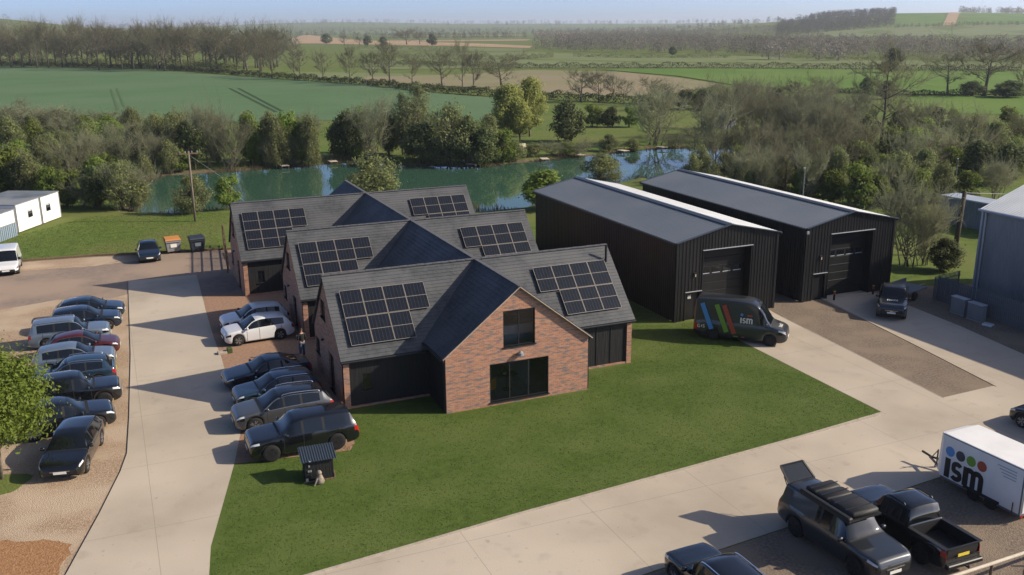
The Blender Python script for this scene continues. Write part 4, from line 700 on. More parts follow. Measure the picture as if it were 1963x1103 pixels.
def cabin(loc, rz, L, Wd, H, label, win):
    t = thing('site_cabin', label, 'cabin', loc, rz, 'white site cabins')
    MB().bbox(0,L,0,Wd,.12,H,.03).build('shell', M['cabin_white'], t)
    MB().box(-.06,L+.06,-.06,Wd+.06,H-.02,H+.05).build('roof', M['grey_metal'], t)
    for x in (.3, L-.3):
        for y in (.3, Wd-.3): MB().box(x-.12,x+.12,y-.12,y+.12,0,.12).build('foot', M['wood'], t)
    for x in (0, L): MB().tube([(x+(.04 if x == 0 else -.04),-.03,.12),(x+(.04 if x == 0 else -.04),-.03,H)], .035, 6).build('downpipe', M['grey_metal'], t)
    for a, c in win:
        w = MB().box(a,a+c,-.03,.0-.002,1.15,1.75).build('window', M['panel_line'], t)
        MB().box(a+.05,a+c-.05,-.036,-.0305,1.2,1.5).build('pane', M['car_glass'], w); MB().box(a-.04,a+c+.04,-.06,-.031,1.82,1.87).build('shutter_rail', M['grey_metal'], w)
    return t
AC = math.atan2(6.6, 3.4)
cabin((-8.6,96.8,0), AC, 4.0, 5.2, 2.7, 'nearer white site cabin at the left edge of the grass', [(1.9,.75)])
cabin((-8.6+math.cos(AC)*4.15,96.8+math.sin(AC)*4.15,0), AC, 3.4, 5.2, 2.7, 'farther white site cabin at the left, beside the trees', [(.9,.75)])
cabin((-9.9,94.4,0), AC, 2.6, 4.5, 2.35, 'low cabin section in front of the white site cabins', [])
t = thing('access_ramp', 'grey boarded access ramp in front of the white cabins', 'ramp', (-10.4,92.9,0), AC)
MB().add([(0,-.2,0),(3.4,-.2,0),(3.4,1.2,0),(0,1.2,0),(0,-.2,.05),(3.4,-.2,.45),(3.4,1.2,.45),(0,1.2,.05)], [(3,2,1,0),(4,5,6,7),(0,1,5,4),(1,2,6,5),(2,3,7,6),(3,0,4,7)]).build('deck', M['grey_metal'], t)
for i in range(12): MB().box(.1+i*.28,.3+i*.28,-.26,-.21,.05,1.25).build('board', M['cabin_grey'], t)
MB().box(0,3.4,-.3,-.2,1.25,1.31).build('handrail', M['grey_metal'], t)

# ------------------------------------------------------------------ fences, poles, rails
def palisade(a, c, h, pitch, label, m, w=.07):
    t = thing('palisade_fence', label, 'fence', (a[0], a[1], 0), math.atan2(c[1]-a[1], c[0]-a[0])); L = math.hypot(c[0]-a[0], c[1]-a[1])
    me = MB().add([(-w/2,0,.05),(w/2,0,.05),(w/2,0,h-.06),(0,0,h),(-w/2,0,h-.06),(-w/2,.02,.05),(w/2,.02,.05),(w/2,.02,h-.06),(0,.02,h),(-w/2,.02,h-.06)], [(0,1,2,3,4),(9,8,7,6,5),(0,5,6,1),(1,6,7,2),(2,7,8,3),(3,8,9,4),(4,9,5,0)])
    pm = mesh('pale', me.V, me.F, m)
    for i in range(int(L/pitch)): link('pale', pm, t, (i*pitch+.05, 0, 0))
    for z in (.35, h-.35): MB().box(0,L,.021,.06,z-.03,z+.03).build('rail', m, t)
    for i in range(int(L/2.7)+1): MB().box(i*2.7-.04,i*2.7+.04,.061,.14,0,h-.1).build('post', m, t)
palisade((51.2,45.0),(50.3,30.0), 1.8, .15, 'grey metal palisade fence in front of the grey barn', M['fence_grey'], .105)
palisade((51.3,45.2),(54.0,45.6), 1.75, .15, 'short grey palisade return joining the fence to the barn', M['fence_grey'])
# slatted timber screen beside the farthest house
t = thing('timber_screen', 'tall slatted timber screen beside the farthest house', 'fence', (7.6,73.5,0), R(85)); L = 10.0
b = MB().box(-.045,.045,0,.02,.05,1.8); sm_ = mesh('slat', b.V, b.F, M['wood'])
for i in range(34): link('slat', sm_, t, (i*.3+.05, 0, 0))
for z in (.3, .75, 1.2, 1.65): MB().box(0,L+.1,.021,.06,z-.04,z+.04).build('rail', M['wood'], t)
for i in range(5): MB().box(i*2.5-.05,i*2.5+.05,.061,.16,0,1.9).build('post', M['wood'], t)
# pole with wires
def pole(x, y, h, label, lean=(0,0), cross=True, k=1.0):
    t = thing('utility_pole', label, 'pole', (x, y, 0))
    MB().tube([(0,0,0),(lean[0]*.5,lean[1]*.5,h*.5),(lean[0],lean[1],h)], [.12*k,.10*k,.085*k], 10).build('post', M['pole_wood'] if cross else M['pole_dark'], t, True)
    if cross:
        MB().box(-.9+lean[0],.9+lean[0],-.05+lean[1],.05+lean[1],h-.3,h-.18).build('crossarm', M['wood'], t)
        for i in (-.8,-.3,.3,.8): MB().lathe([(.03,0),(.06,.05),(.05,.1),(.06,.14),(.02,.2)], 8, (i+lean[0],lean[1],h-.18)).build('insulator', M['grey_metal'], t)
        MB().tube([(lean[0],lean[1],h),(lean[0],lean[1],h+.25)], .05, 8).build('cap', M['dark_frame'], t)
    return t
pole(7.1,95.7,6.95,'wooden utility pole with crossarm standing on the grass by the lake')
b = MB(); b.tube([(7.1,95.7,6.6),(10,95.9,4.2),(13.1,96.2,.1)], .009, 4); tag(b.build('guy_wire', M['grey_metal']), 'thin stay wire running down from the pole by the lake', 'wire')
pole(63.0,54.1,5.3,'leaning wooden pole beside the grey barn', (.45,.1), False, 1.9)
b = MB(); b.tube([(63.42,54.2,5.15),(70,53.5,4.6),(80,52.5,4.5)], .02, 4); tag(b.build('overhead_wire', M['grey_metal']), 'wire running right from the leaning wooden pole', 'wire')
for x, y, h, lab in ((58.9,68.1,5.6,'thin grey lamp post among bare trees behind the farther shed'),(86.7,75.5,3.85,'thin pale lamp post among the trees near the right edge')):
    t = thing('lamp_post', lab, 'lamp post', (x, y, 0)); MB().tube([(0,0,0),(0,0,h)], [.06,.04], 8).build('post', M['grey_metal'], t); MB().bbox(-.2,.08,-.06,.06,h-.02,h+.06,.02).build('lantern', M['grey_metal'], t)
# pale rail in the near corner
t = thing('post_and_rail', 'pale round rail on short posts in the near right corner', 'fence', (21.5,18.95,0))
MB().tube([(0,-.05,1.0),(2.4,0,1.0),(4.2,.02,1.0),(5.9,.05,1.0),(9.5,.2,1.0)], .06, 10).build('rail', M['pale_wood'], t, True)
for i in (.6,2.4,4.15,5.85,7.6,9.3): MB().tube([(i,.02,0),(i,.02,.95)], .05, 8).build('post', M['wood'], t)
# grey cabinets by the fence
for k, (x, y, lab) in enumerate(((50.2,42.15,'left of two grey utility cabinets by the palisade fence'),(50.05,40.7,'right of two grey utility cabinets by the palisade fence'))):
    t = thing('utility_cabinet', lab, 'cabinet', (x, y, .0), group='grey cabinets by the fence')
    MB().bbox(-.22,.22,-.55,.55,.05,1.1,.02).build('case', M['grey_metal'], t); MB().bbox(-.26,.26,-.58,.58,1.1,1.15,.015).build('lid', M['galvanised'], t); MB().box(-.25,.25,-.56,.56,0,.05).build('base', M['kerb'], t)
t = thing('plastic_sheet', 'pale blue folded sheet on the ground beside the grey cabinets', 'sheet', (49.85,39.6,0), .3); MB().bbox(-.25,.25,-.3,.3,.01,.12,.03).build('fold', M['lamp'], t)
t = thing('flatbed_trailer', 'low blue grey flatbed trailer parked against the palisade fence', 'trailer', (50.0,46.6,0), R(15))
MB().bbox(-1.6,1.4,-.8,.8,.55,.68,.02).build('deck', M['fence_grey'], t); MB().box(-1.6,1.4,.76,.8,.68,1.0).build('side_board', M['fence_grey'], t); MB().tube([(1.4,0,.55),(2.6,0,.5)], .05, 6).build('drawbar', M['dark_frame'], t)
for s in (-.86,.86): MB().lathe([(.2,-.08),(.3,-.07),(.3,.07),(.2,.08)], 16, (-.3,s,.3), 'y').build('wheel', M['tyre'], t)
# bins
def bin4(x, y, rz, body, lid, label):
    t = thing('wheeled_bin', label, 'bin', (x, y, 0), rz, 'wheeled bins by the grass bank')
    b = MB(); b.add([(-.5,-.4,.2),(.5,-.4,.2),(.5,.4,.2),(-.5,.4,.2),(-.62,-.52,1.15),(.62,-.52,1.15),(.62,.52,1.15),(-.62,.52,1.15)], [(3,2,1,0),(4,5,6,7),(0,1,5,4),(1,2,6,5),(2,3,7,6),(3,0,4,7)]); b.build('body', body, t)
    b = MB(); b.add([(-.66,-.56,1.15),(.66,-.56,1.15),(.66,.56,1.15),(-.66,.56,1.15),(-.6,-.5,1.27),(.6,-.5,1.27),(.6,.5,1.36),(-.6,.5,1.36)], [(3,2,1,0),(4,5,6,7),(0,1,5,4),(1,2,6,5),(2,3,7,6),(3,0,4,7)]); b.build('lid', lid, t)
    MB().box(-.62,.62,-.58,-.53,1.0,1.06).build('handle_bar', body, t); MB().box(-.25,.25,-.5,-.44,.55,.85).build('notice', M['plate_white'] if lid is not body else M['grey_metal'], t)
    for sx in (-.42,.42):
        for sy in (-.32,.32): MB().lathe([(.09,-.03),(.1,0),(.09,.03)], 10, (sx,sy,.1), 'y').build('wheel', M['tyre'], t)
bin4(4.1,82.6,R(6),M['bin_grey'],M['orange_lid'],'grey wheeled bin with an orange lid beside the parked dark hatchback')
bin4(6.05,82.2,R(6),M['bin_dark'],M['bin_dark'],'dark blue wheeled bin between the orange lidded bin and the timber screen')
# little roofed hut on the lawn with the ornament before it
t = thing('pump_hut', 'small black hut with a corrugated roof on the lawn beside the black four by four', 'hut', (6.65,36.45,0), R(-3))
MB().bbox(-.6,.6,-.38,.4,.05,1.0,.015).build('wall', M['black_cladding'], t)
V, F = ribs(-.74,.74,0,lambda u: 1.05, lambda u, v, d: (u, -.52+v, .98+v*.26+d), .105, .03); link('roof', mesh('roof', V, F, M['shed_trim']), t)
MB().box(-.68,.68,-.42,-.385,.0,.07).build('base_board', M['wood'], t); MB().box(.605,.66,-.4,.1,0,.28).build('side_log', M['wood'], t); MB().tube([(-.4,-.55,1.02),(-.4,-.55,1.06)], .03, 8).build('roof_bolt', M['galvanised'], t)
for x, z in ((-.42,.75),(-.45,.52),(-.36,.52)): MB().bbox(x-.035,x+.035,-.42,-.381,z-.04,z+.04,.01).build('switch', M['grey_metal'], t)
MB().box(-.585,-.48,-.43,-.385,.08,.2).build('bracket', M['pale_trim'], t)
t = thing('stone_ornament', 'pale mottled seated ornament in front of the small black hut', 'ornament', (6.5,35.85,0))
b = MB(); b.lathe([(.17,0),(.2,.1),(.17,.22),(.11,.36),(.08,.42)], 12, (.08,0,0)); b.build('body', M['stone_ornament'], t, True)
b = MB(); b.lathe([(.02,.40),(.10,.43),(.12,.5),(.09,.58),(.03,.61)], 12, (.06,-.02,0)); b.build('head', M['stone_ornament'], t, True)
MB().tube([(-.03,-.1,.3),(-.2,-.2,.02)], [.05,.035], 6).build('foreleg', M['stone_ornament'], t)
t = thing('drain_cover', 'small pale block with a green box beside the white cars', 'drain', (4.95,54.3,.02), .05)
MB().bbox(-.42,.1,-.2,.2,0,.14,.02).build('block', M['kerb'], t); MB().bbox(.12,.42,-.18,.18,0,.3,.02).build('green_box', M['leaf_dark'], t)

# ------------------------------------------------------------------ vehicles
def pchip(xs, ys, x):
    xs = np.asarray(xs, float); ys = np.asarray(ys, float); h = np.diff(xs); d = np.diff(ys)/h; m = np.zeros(len(xs))
    for i in range(1, len(xs)-1):
        if d[i-1]*d[i] > 0: w1, w2 = 2*h[i]+h[i-1], h[i]+2*h[i-1]; m[i] = (w1+w2)/(w1/d[i-1]+w2/d[i])
    m[0], m[-1] = d[0], d[-1]; i = np.clip(np.searchsorted(xs, x)-1, 0, len(h)-1); t = (x-xs[i])/h[i]
    return (2*t**3-3*t**2+1)*ys[i]+(t**3-2*t**2+t)*h[i]*m[i]+(-2*t**3+3*t**2)*ys[i+1]+(t**3-t**2)*h[i]*m[i+1]
def wheel_meshes(r, w, dark):
    b = MB(); b.lathe([(r*.62,-w/2),(r*.9,-w/2),(r*.985,-w*.36),(r,-w*.15),(r,w*.15),(r*.985,w*.36),(r*.9,w/2),(r*.62,w/2)], 28, axis='y'); ty = mesh('tyre', b.V, b.F, M['tyre'], True)
    b = MB(); b.lathe([(r*.6,-.01),(r*.6,.03)], 24, (0,-w*.2,0), 'y')
    rim = mesh('rim_back', b.V, b.F, M['plastic'])
    b = MB()
    for k in range(5):
        for dd in (-.16,.16):
            a = 2*math.pi*k/5+dd; b.beam((.05*math.cos(a),-w*.43,.05*math.sin(a)), (r*.63*math.cos(a+dd*.3),-w*.46,r*.63*math.sin(a+dd*.3)), .045*r/.34, .03, (0,1,0))
    V = []; n = 28
    for rr_, yy in ((r*.6,-w*.49),(r*.66,-w*.5),(r*.66,-w*.44),(r*.6,-w*.42)):
        V += [(rr_*math.cos(2*math.pi*k/n), yy, rr_*math.sin(2*math.pi*k/n)) for k in range(n)]
    b.add(V, [(i*n+k, i*n+(k+1) % n, ((i+1) % 4)*n+(k+1) % n, ((i+1) % 4)*n+k) for i in range(4) for k in range(n)])
    b.lathe([(.055,-.02),(.045,.0)], 10, (0,-w*.45,0), 'y')
    sp = mesh('rim', b.V, b.F, M['rim_dark'] if dark else M['rim'])
    return ty, rim, sp
WHEELS = {}
def paint(name, c, metal=.35, rough=.3, flake=.06):
    if name not in M: mat(name, c, tuple(v*(1+flake) for v in c), 40, 2, rough, metal, .5, coat=1.0)
    return M[name]
# side profiles: (fraction of length from nose to tail, height fraction) of the top line; then cowl, screen top, roof end, rear glass bottom (fractions)
KINDS = {
 'hatch':  dict(top=[(0,.40),(.02,.50),(.06,.56),(.15,.615),(.255,.67),(.455,.955),(.56,1.0),(.68,.985),(.84,.90),(.95,.66),(.985,.58),(1,.42)], cowl=.255, wtop=.465, rend=.83, rbot=.95, belt=(.60,.66), pil=(.47,.635), wend=.80),
 'suv':    dict(top=[(0,.40),(.015,.50),(.05,.57),(.14,.61),(.262,.655),(.44,.945),(.55,1.0),(.70,.985),(.88,.925),(.96,.66),(.99,.58),(1,.42)], cowl=.262, wtop=.45, rend=.885, rbot=.96, belt=(.60,.655), pil=(.475,.65), wend=.85),
 'boxy':   dict(top=[(0,.42),(.012,.52),(.04,.585),(.15,.615),(.275,.645),(.415,.95),(.51,1.0),(.72,.995),(.92,.96),(.975,.66),(.992,.56),(1,.44)], cowl=.275, wtop=.425, rend=.925, rbot=.975, belt=(.60,.64), pil=(.47,.66), wend=.88),
 'saloon': dict(top=[(0,.38),(.015,.48),(.06,.55),(.18,.62),(.30,.68),(.46,.96),(.55,1.0),(.66,.975),(.86,.74),(.97,.70),(.992,.62),(1,.42)], cowl=.30, wtop=.47, rend=.66, rbot=.86, belt=(.61,.68), pil=(.48,.635), wend=.78),
 'pickup': dict(top=[(0,.42),(.012,.53),(.04,.58),(.15,.605),(.265,.635),(.375,.95),(.45,1.0),(.56,.995),(.625,.96),(.655,.62),(.99,.61),(.996,.56),(1,.42)], cowl=.265, wtop=.385, rend=.615, rbot=.65, belt=(.59,.61), pil=(.43,.545), wend=.60),
 'canopy': dict(top=[(0,.42),(.012,.53),(.04,.58),(.15,.605),(.265,.635),(.375,.95),(.45,1.0),(.60,.995),(.66,.985),(.955,.96),(.985,.62),(.993,.56),(1,.42)], cowl=.265, wtop=.385, rend=.955, rbot=.985, belt=(.59,.61), pil=(.43,.545), wend=.60),
 'van':    dict(top=[(0,.25),(.012,.34),(.05,.40),(.10,.43),(.165,.475),(.27,.80),(.33,.93),(.42,.985),(.60,1.0),(.97,.985),(.99,.93),(1,.80)], cowl=.165, wtop=.30, rend=.985, rbot=.99, belt=(.46,.47), pil=(.31,.33), wend=.31),
 'smallvan': dict(top=[(0,.30),(.015,.40),(.06,.46),(.15,.51),(.22,.56),(.38,.92),(.45,.98),(.60,1.0),(.96,.985),(.99,.93),(1,.75)], cowl=.22, wtop=.39, rend=.985, rbot=.99, belt=(.54,.555), pil=(.42,.44), wend=.42),
}
def car(name, label, cat, loc, heading, L, Wd, H, kind, col, wb=.60, fo=.185, wr=.34, gc=.2, dark_rim=False, roof=None, rails=False, clad=False, bed=False, group=None, scale=1.0, plate=True, trim=False):
    """heading: direction of travel as an angle; local +x is forward"""
    if kind in ('suv', 'hatch', 'boxy'): H *= .955
    K = KINDS[kind]; t = thing(name, label, cat, loc, heading, group)
    xN = L/2; ax = (xN-fo*L, xN-fo*L-wb*L); hw = Wd/2; big = kind in ('van', 'smallvan')
    fx = lambda f: xN-f*L
    st = set(np.linspace(0, 1, 46)); st |= {f for f, _ in K['top']}
    for a in ax:
        for u in np.linspace(-1, 1, 13): st.add((xN-(a+u*wr*1.17))/L)
    gaps = []
    for f in ((K['pil'][0]-.165 if not big else K['pil'][0]-.15), K['pil'][0]+.012, (K['pil'][1]+.155 if not big else .6)):
        g = .006/L*2; gaps.append((f-g, f+g)); st |= {f-g, f+g}
    st |= {K['cowl'], K['wtop'], K['rend'], K['rbot'], K['wend'], *K['pil'], *(p+.022 for p in K['pil']), .30 if not big else .2}
    F_ = sorted(s for s in st if 0 <= s <= 1); F_ = [F_[0]]+[b for a, b in zip(F_[:-1], F_[1:]) if b-a > 1e-4]
    F_ = np.array(F_); X = xN-F_*L
    top = pchip(*zip(*K['top']), F_)*H
    belt = np.interp(F_, [0,.06,.2,.5,.9,1], [K['belt'][0]*.86*H,K['belt'][0]*.93*H,K['belt'][0]*H,(K['belt'][0]+K['belt'][1])/2*H,K['belt'][1]*H,K['belt'][1]*.93*H])
    belt = np.minimum(belt, top-.035)
    plan = pchip([0,.012,.035,.08,.18,.5,.85,.94,.98,1], [.72,.83,.90,.955,.985,1.0,.99,.965,.93,.88] if not big else [.72,.84,.90,.95,.985,1,1,1,.99,.97], F_)*hw
    zb = np.interp(F_, [0,.02,.06,.9,.97,1], [gc+.16,gc+.08,gc,gc,gc+.06,gc+.14])
    arch = zb.copy(); Ra = wr*1.14
    for a in ax:
        dx = np.abs(X-a); arch = np.where(dx < Ra, np.maximum(arch, wr+np.sqrt(np.maximum(Ra*Ra-dx*dx, 0))), arch)
    arch = np.minimum(arch, belt-.10)
    ring = []
    for i in range(len(X)):
        w, b, tp, z0 = plan[i], belt[i], top[i], arch[i]; d = tp-b; s_ = float(sm(d/(.42 if not big else .9))); tum = .20 if not big else .10
        w8 = w*(.945-tum*s_); e = min(.085, d*.5)
        ring.append([(w*.93,z0),(w*.975,z0+.05*(b-z0)+.02),(w*1.0,z0+.36*(b-z0)),(w*.998,z0+.66*(b-z0)),(w*.985,z0+.87*(b-z0)),(w*.955,b),
                     (w*.955+(w8-w*.955)*.07,b+(tp-e-b)*.07),(w*.955+(w8-w*.955)*.55,b+(tp-e-b)*.55),(w8,tp-e),(w8*.965,tp-e*.4),(w8*.84,tp-e*.02),(w8*.45,tp+.012*s_+.006),(0,tp+.018*s_+.01)])
    K_ = 13; n = len(X)
    def P(i, j, sgn): y, z = ring[i][j]; return (X[i], sgn*y, z)
    parts = {}
    def put(key, m, q):
        if key not in parts: parts[key] = ([], [], m, {})
        V, Fc, _, ix = parts[key]; f = []
        for p in q:
            kk = tuple(round(c, 4) for c in p)
            if kk not in ix: ix[kk] = len(V); V.append(p)
            f.append(ix[kk])
        f2 = [a for k, a in enumerate(f) if a != f[k-1]]
        if len(set(f2)) >= 3: Fc.append(tuple(f2))
    glass = M['car_glass']; bodym = col; roofm = roof or col
    for i in range(n-1):
        f0, f1 = F_[i], F_[i+1]; fm_ = (f0+f1)/2; d = min(top[i]-belt[i], top[i+1]-belt[i+1])
        gap = any(a-1e-5 <= fm_ <= b+1e-5 for a, b in gaps)
        for j in range(K_-1):
            for sgn in (1, -1):
                key, m = ('body', 0), bodym
                if j <= 1 and clad: key, m = ('sill', 0), M['plastic']
                if 1 <= j <= 4 and gap: key, m = ('door_gap', 0), M['plastic']
                elif 1 <= j <= 4 and gaps[0][1] < fm_ < gaps[1][0] and not (clad and j <= 1): key, m = ('door', (sgn, 0)), bodym
                elif 1 <= j <= 4 and gaps[1][1] < fm_ < gaps[2][0] and not big and not (clad and j <= 1): key, m = ('door', (sgn, 1)), bodym
                if j in (6, 7) and d > .10 and K['cowl']-.005 < fm_ < K['wend']:
                    seg = 0
                    pil = [p for p in K['pil'] if p <= fm_ <= p+.022]
                    if pil: key, m = ('pillar', (sgn, pil[0])), M['plastic']
                    else:
                        seg = sum(fm_ > p for p in K['pil']); key, m = ('side_window', (sgn, seg)), glass
                if j >= 9 and K['cowl']+.012 < fm_ < K['wtop']: key, m = ('windscreen', 0), glass
                if j >= 9 and K['rend'] < fm_ < K['rbot'] and not big: key, m = ('rear_window', 0), glass
                if j >= 8 and K['wtop'] <= fm_ <= K['rend']: key, m = ('roof', 0), roofm
                if j >= 8 and .035 < fm_ <= K['cowl']-.008: key, m = ('bonnet', 0), bodym
                if j >= 8 and K['cowl']-.008 < fm_ <= K['cowl']+.012: key, m = ('scuttle', 0), M['plastic']
                if j in (3, 4, 5) and .012 < fm_ < .085: key, m = ('headlight', sgn), M['lamp'] if j == 4 else M['car_glass']
                if j in ((3, 4) if not big else (2, 3)) and fm_ > .955: key, m = ('tail_light', sgn), M['tail_lamp']
                if key[0] == 'headlight': key = ('headlight' if j == 4 else 'lamp_surround', sgn)
                if bed and j >= 8 and fm_ > K['rbot']+.008: continue
                q = [P(i,j,sgn), P(i+1,j,sgn), P(i+1,j+1,sgn), P(i,j+1,sgn)]
                put(key, m, q if sgn < 0 else q[::-1])
    for i, kk in ((0, 'front_panel'), (n-1, 'rear_panel')):
        pts = [P(i,j,-1) for j in range(K_)]+[P(i,j,1) for j in range(K_-2,-1,-1)]
        put((kk, 0), M['plastic'] if kk == 'front_panel' else bodym, pts if i else pts[::-1])
    for (nm, _), (V, Fc, m, _ix) in parts.items():
        me = mesh(nm, V, Fc, m, True); link(nm, me, t)
    # floor block closing the wheel wells
    MB().box(-L*.46, L*.45, -hw*.66, hw*.66, gc+.04, min(belt)*.86).build('underbody', M['plastic'], t)
    for a in ax: MB().box(a-Ra*1.02,a+Ra*1.02,-hw*.9,hw*.9,wr+.02,wr+Ra*.985).build('wheel_well', M['plastic'], t) if not bed else None
    key = (round(wr,2), dark_rim)
    if key not in WHEELS: WHEELS[key] = wheel_meshes(wr, .23, dark_rim)
    ty, rb, sp = WHEELS[key]
    for a in ax:
        for s in (-1, 1):
            wo = link('wheel', ty, t, (a, s*(hw*.985-.115), wr)); wo.rotation_euler = (0, 0, 0 if s < 0 else math.pi)
            link('rim', sp, wo); link('hub', rb, wo)
    for s in (-1, 1):                                       # mirrors
        xm = fx(K['cowl']+.055); ym = s*(hw*.955); zm = float(np.interp(-xm, -X, belt))+.05; k = 1.5 if big else 1
        b = MB(); b.bbox(xm-.05,xm+.07,min(ym,ym+s*.2),max(ym,ym+s*.2),zm,zm+.14*k,.03); b.build('mirror', bodym if not clad else M['plastic'], t, True)
    zf = ring[0][0][1]
    b = MB(); b.bbox(xN-.02,xN+.012,-hw*.45,hw*.45,zf+.14,ring[0][12][1]-.04,.01); b.build('grille', M['plastic'], t)
    b = MB(); b.box(xN+.0125,xN+.02,-hw*.42,hw*.42,ring[0][12][1]-.075,ring[0][12][1]-.055); b.box(xN+.0125,xN+.02,-.07,.07,ring[0][12][1]-.14,ring[0][12][1]-.09); b.build('badge_bar', M['chrome'], t)
    if plate:
        MB().box(xN+.013,xN+.026,-.26,.26,zf+.05,zf+.16).build('number_plate', M['plate_white'], t)
        MB().box(-xN-.02,-xN-.003,-.26,.26,zf+.28,zf+.39).build('number_plate', M['plate_yellow'], t)
    for s in (-1, 1): MB().bbox(xN-.12*L/4.4,xN-.05,s*hw*.62-.11,s*hw*.62+.11,zf+.02,zf+.11,.02).build('fog_lamp', M['lamp'], t)
    if trim:
        for s in (-1, 1):
            ii = [i for i in range(n) if K['cowl']+.06 < F_[i] < K['wend']+.01]
            MB().tube([(X[i], s*(ring[i][5][0]+.004), ring[i][5][1]+.012) for i in ii], .011, 5).build('window_trim', M['chrome'], t)
            MB().tube([(X[i], s*(ring[i][8][0]+.006), ring[i][8][1]+.004) for i in ii if top[i]-belt[i] > .16], .010, 5).build('window_trim', M['chrome'], t)
    if rails:
        for s in (-1, 1):
            i0 = int(np.argmin(np.abs(F_-K['wtop']-.03))); i1 = int(np.argmin(np.abs(F_-K['rend']+.03)))
            pts = [(X[i], s*ring[i][9][0], ring[i][9][1]+.05) for i in range(i0, i1+1, 3)]
            MB().tube([(pts[0][0]+.05,pts[0][1],pts[0][2]-.05)]+pts+[(pts[-1][0]-.05,pts[-1][1],pts[-1][2]-.05)], .018, 6).build('roof_rail', M['chrome'] if not dark_rim else M['dark_frame'], t)
    if bed:
        i0 = int(np.argmin(np.abs(F_-K['rbot']-.008))); xb0, xb1 = X[i0]-.03, -xN+.07; zt = float(top[-6]); wi = hw*.78
        b = MB(); b.box(xb1,xb0,-wi,wi,gc+.30,gc+.36); b.box(xb1,xb0,wi,wi+.03,gc+.36,zt); b.box(xb1,xb0,-wi-.03,-wi,gc+.36,zt); b.box(xb0,xb0+.03,-wi,wi,gc+.36,zt); b.box(xb1-.03,xb1,-wi,wi,gc+.36,zt); b.build('load_bed', M['plastic'], t)
        b = MB()
        for s in (-1, 1): b.box(xb1-.06,xb0+.03,min(s*wi,s*hw*.96),max(s*wi,s*hw*.96),zt-.01,zt+.018)
        b.box(xb1-.07,xb1-.0,-wi,wi,zt-.01,zt+.018); b.build('bed_rail', M['dark_frame'], t)
        MB().bbox(-xN-.16,-xN+.02,-hw*.9,hw*.9,gc+.12,gc+.26,.03).build('rear_bumper', M['rim_dark'], t)
    t['_x'] = 1; del t['_x']
    if scale != 1: t.scale = (scale,)*3
    return t
NAVY = paint('paint_navy', (.012,.024,.045)); BLACK = paint('paint_black', (.006,.007,.009), .1, .2); BLUE = paint('paint_blue', (.022,.05,.085)); GREY = paint('paint_grey', (.075,.08,.085)); SILVER = paint('paint_silver', (.20,.22,.24), .5); PALEBLUE = paint('paint_paleblue', (.16,.21,.27), .4)
RED = paint('paint_red', (.075,.010,.009), .2); WHITE = paint('paint_white', (.66,.67,.68), 0, .3); DGREY = paint('paint_dark_grey', (.030,.035,.042), .4, .32); VANG = paint('paint_van', (.020,.024,.030), .25, .35)
LR = 'cars parked on the gravel left of the drive'; RR_ = 'cars parked on the right of the drive'
car('parked_car', 'dark blue hatchback at the far end of the left hand row, nearest the tarmac', 'car', (-2.35,65.2,0), R(-3), 4.3,1.78,1.5,'hatch',NAVY,group=LR)
car('parked_car', 'dark navy crossover second from the far end of the left hand row', 'car', (-2.6,62.8,0), R(-2), 4.3,1.8,1.58,'suv',NAVY,group=LR)
car('parked_car', 'tall pale grey seven seat estate with long side windows in the left hand row', 'car', (-3.4,60.2,0), R(-2), 4.5,1.84,1.68,'boxy',PALEBLUE,trim=True,group=LR,rails=True)
car('parked_car', 'dark red hatchback between the pale grey estate and the silver crossover', 'car', (-2.7,57.5,0), R(-2), 4.05,1.75,1.5,'hatch',RED,trim=True,group=LR)
car('parked_car', 'light silver blue crossover in the left hand row in front of the red car', 'car', (-3.1,55.2,0), R(-2), 4.3,1.82,1.56,'suv',PALEBLUE,trim=True,group=LR)
car('parked_car', 'grey blue estate parked tail towards the drive in the left hand row', 'car', (-3.1,52.5,0), R(179), 4.3,1.82,1.58,'suv',BLUE,group=LR,trim=True,rails=True)
car('parked_car', 'large black four by four in the left row, third from the viewer', 'car', (-3.05,49.45,0), R(0), 4.55,1.9,1.78,'boxy',BLACK,group=LR,wr=.38,gc=.25,dark_rim=True)
car('parked_car', 'black crossover half hidden behind the bright green tree', 'car', (-3.45,46.3,0), R(4), 4.6,1.9,1.62,'suv',BLACK,group=LR,wr=.37)
car('parked_car', 'black estate car nose towards the viewer on the gravel by the small tree', 'car', (-2.95,42.6,0), R(258), 4.6,1.88,1.5,'suv',BLACK,group=LR,wr=.36,rails=False)
car('parked_car', 'white crossover farther from the viewer, behind the other white one', 'car', (7.35,58.75,0), R(183), 4.2,1.8,1.58,'suv',WHITE,group=RR_,clad=True)
car('parked_car', 'white crossover nearer the viewer, its bonnet in the sun', 'car', (7.15,56.25,0), R(184), 4.2,1.8,1.58,'suv',WHITE,group=RR_)
car('parked_car', 'black saloon parked beside the brick house, right of the drive', 'car', (6.5,48.7,0), R(183), 4.6,1.84,1.42,'saloon',NAVY,group=RR_,dark_rim=True)
car('parked_car', 'dark blue hatchback between the black saloon and the grey estate', 'car', (6.55,45.9,0), R(183), 4.35,1.8,1.5,'suv',BLUE,group=RR_,rails=True)
car('parked_car', 'large grey four by four with silver trim and a dark roof', 'car', (6.35,43.1,0), R(182), 4.75,1.92,1.68,'suv',GREY,trim=True,group=RR_,roof=BLACK,rails=True,wr=.38,gc=.24)
car('parked_car', 'big black four by four nearest the lawn beside the small hut', 'car', (6.6,39.65,0), R(181), 4.9,1.98,1.80,'boxy',BLACK,group=RR_,wr=.40,gc=.26,dark_rim=True)
car('parked_car', 'dark blue hatchback facing the viewer beside the grey bin', 'car', (2.1,81.4,0), R(270), 4.1,1.76,1.48,'hatch',NAVY)
car('small_van', 'small white van facing the viewer at the left edge', 'van', (-8.35,81.7,0), R(270), 4.3,1.8,1.82,'smallvan',WHITE,clad=True)
PK = 'pickups parked on the estate'
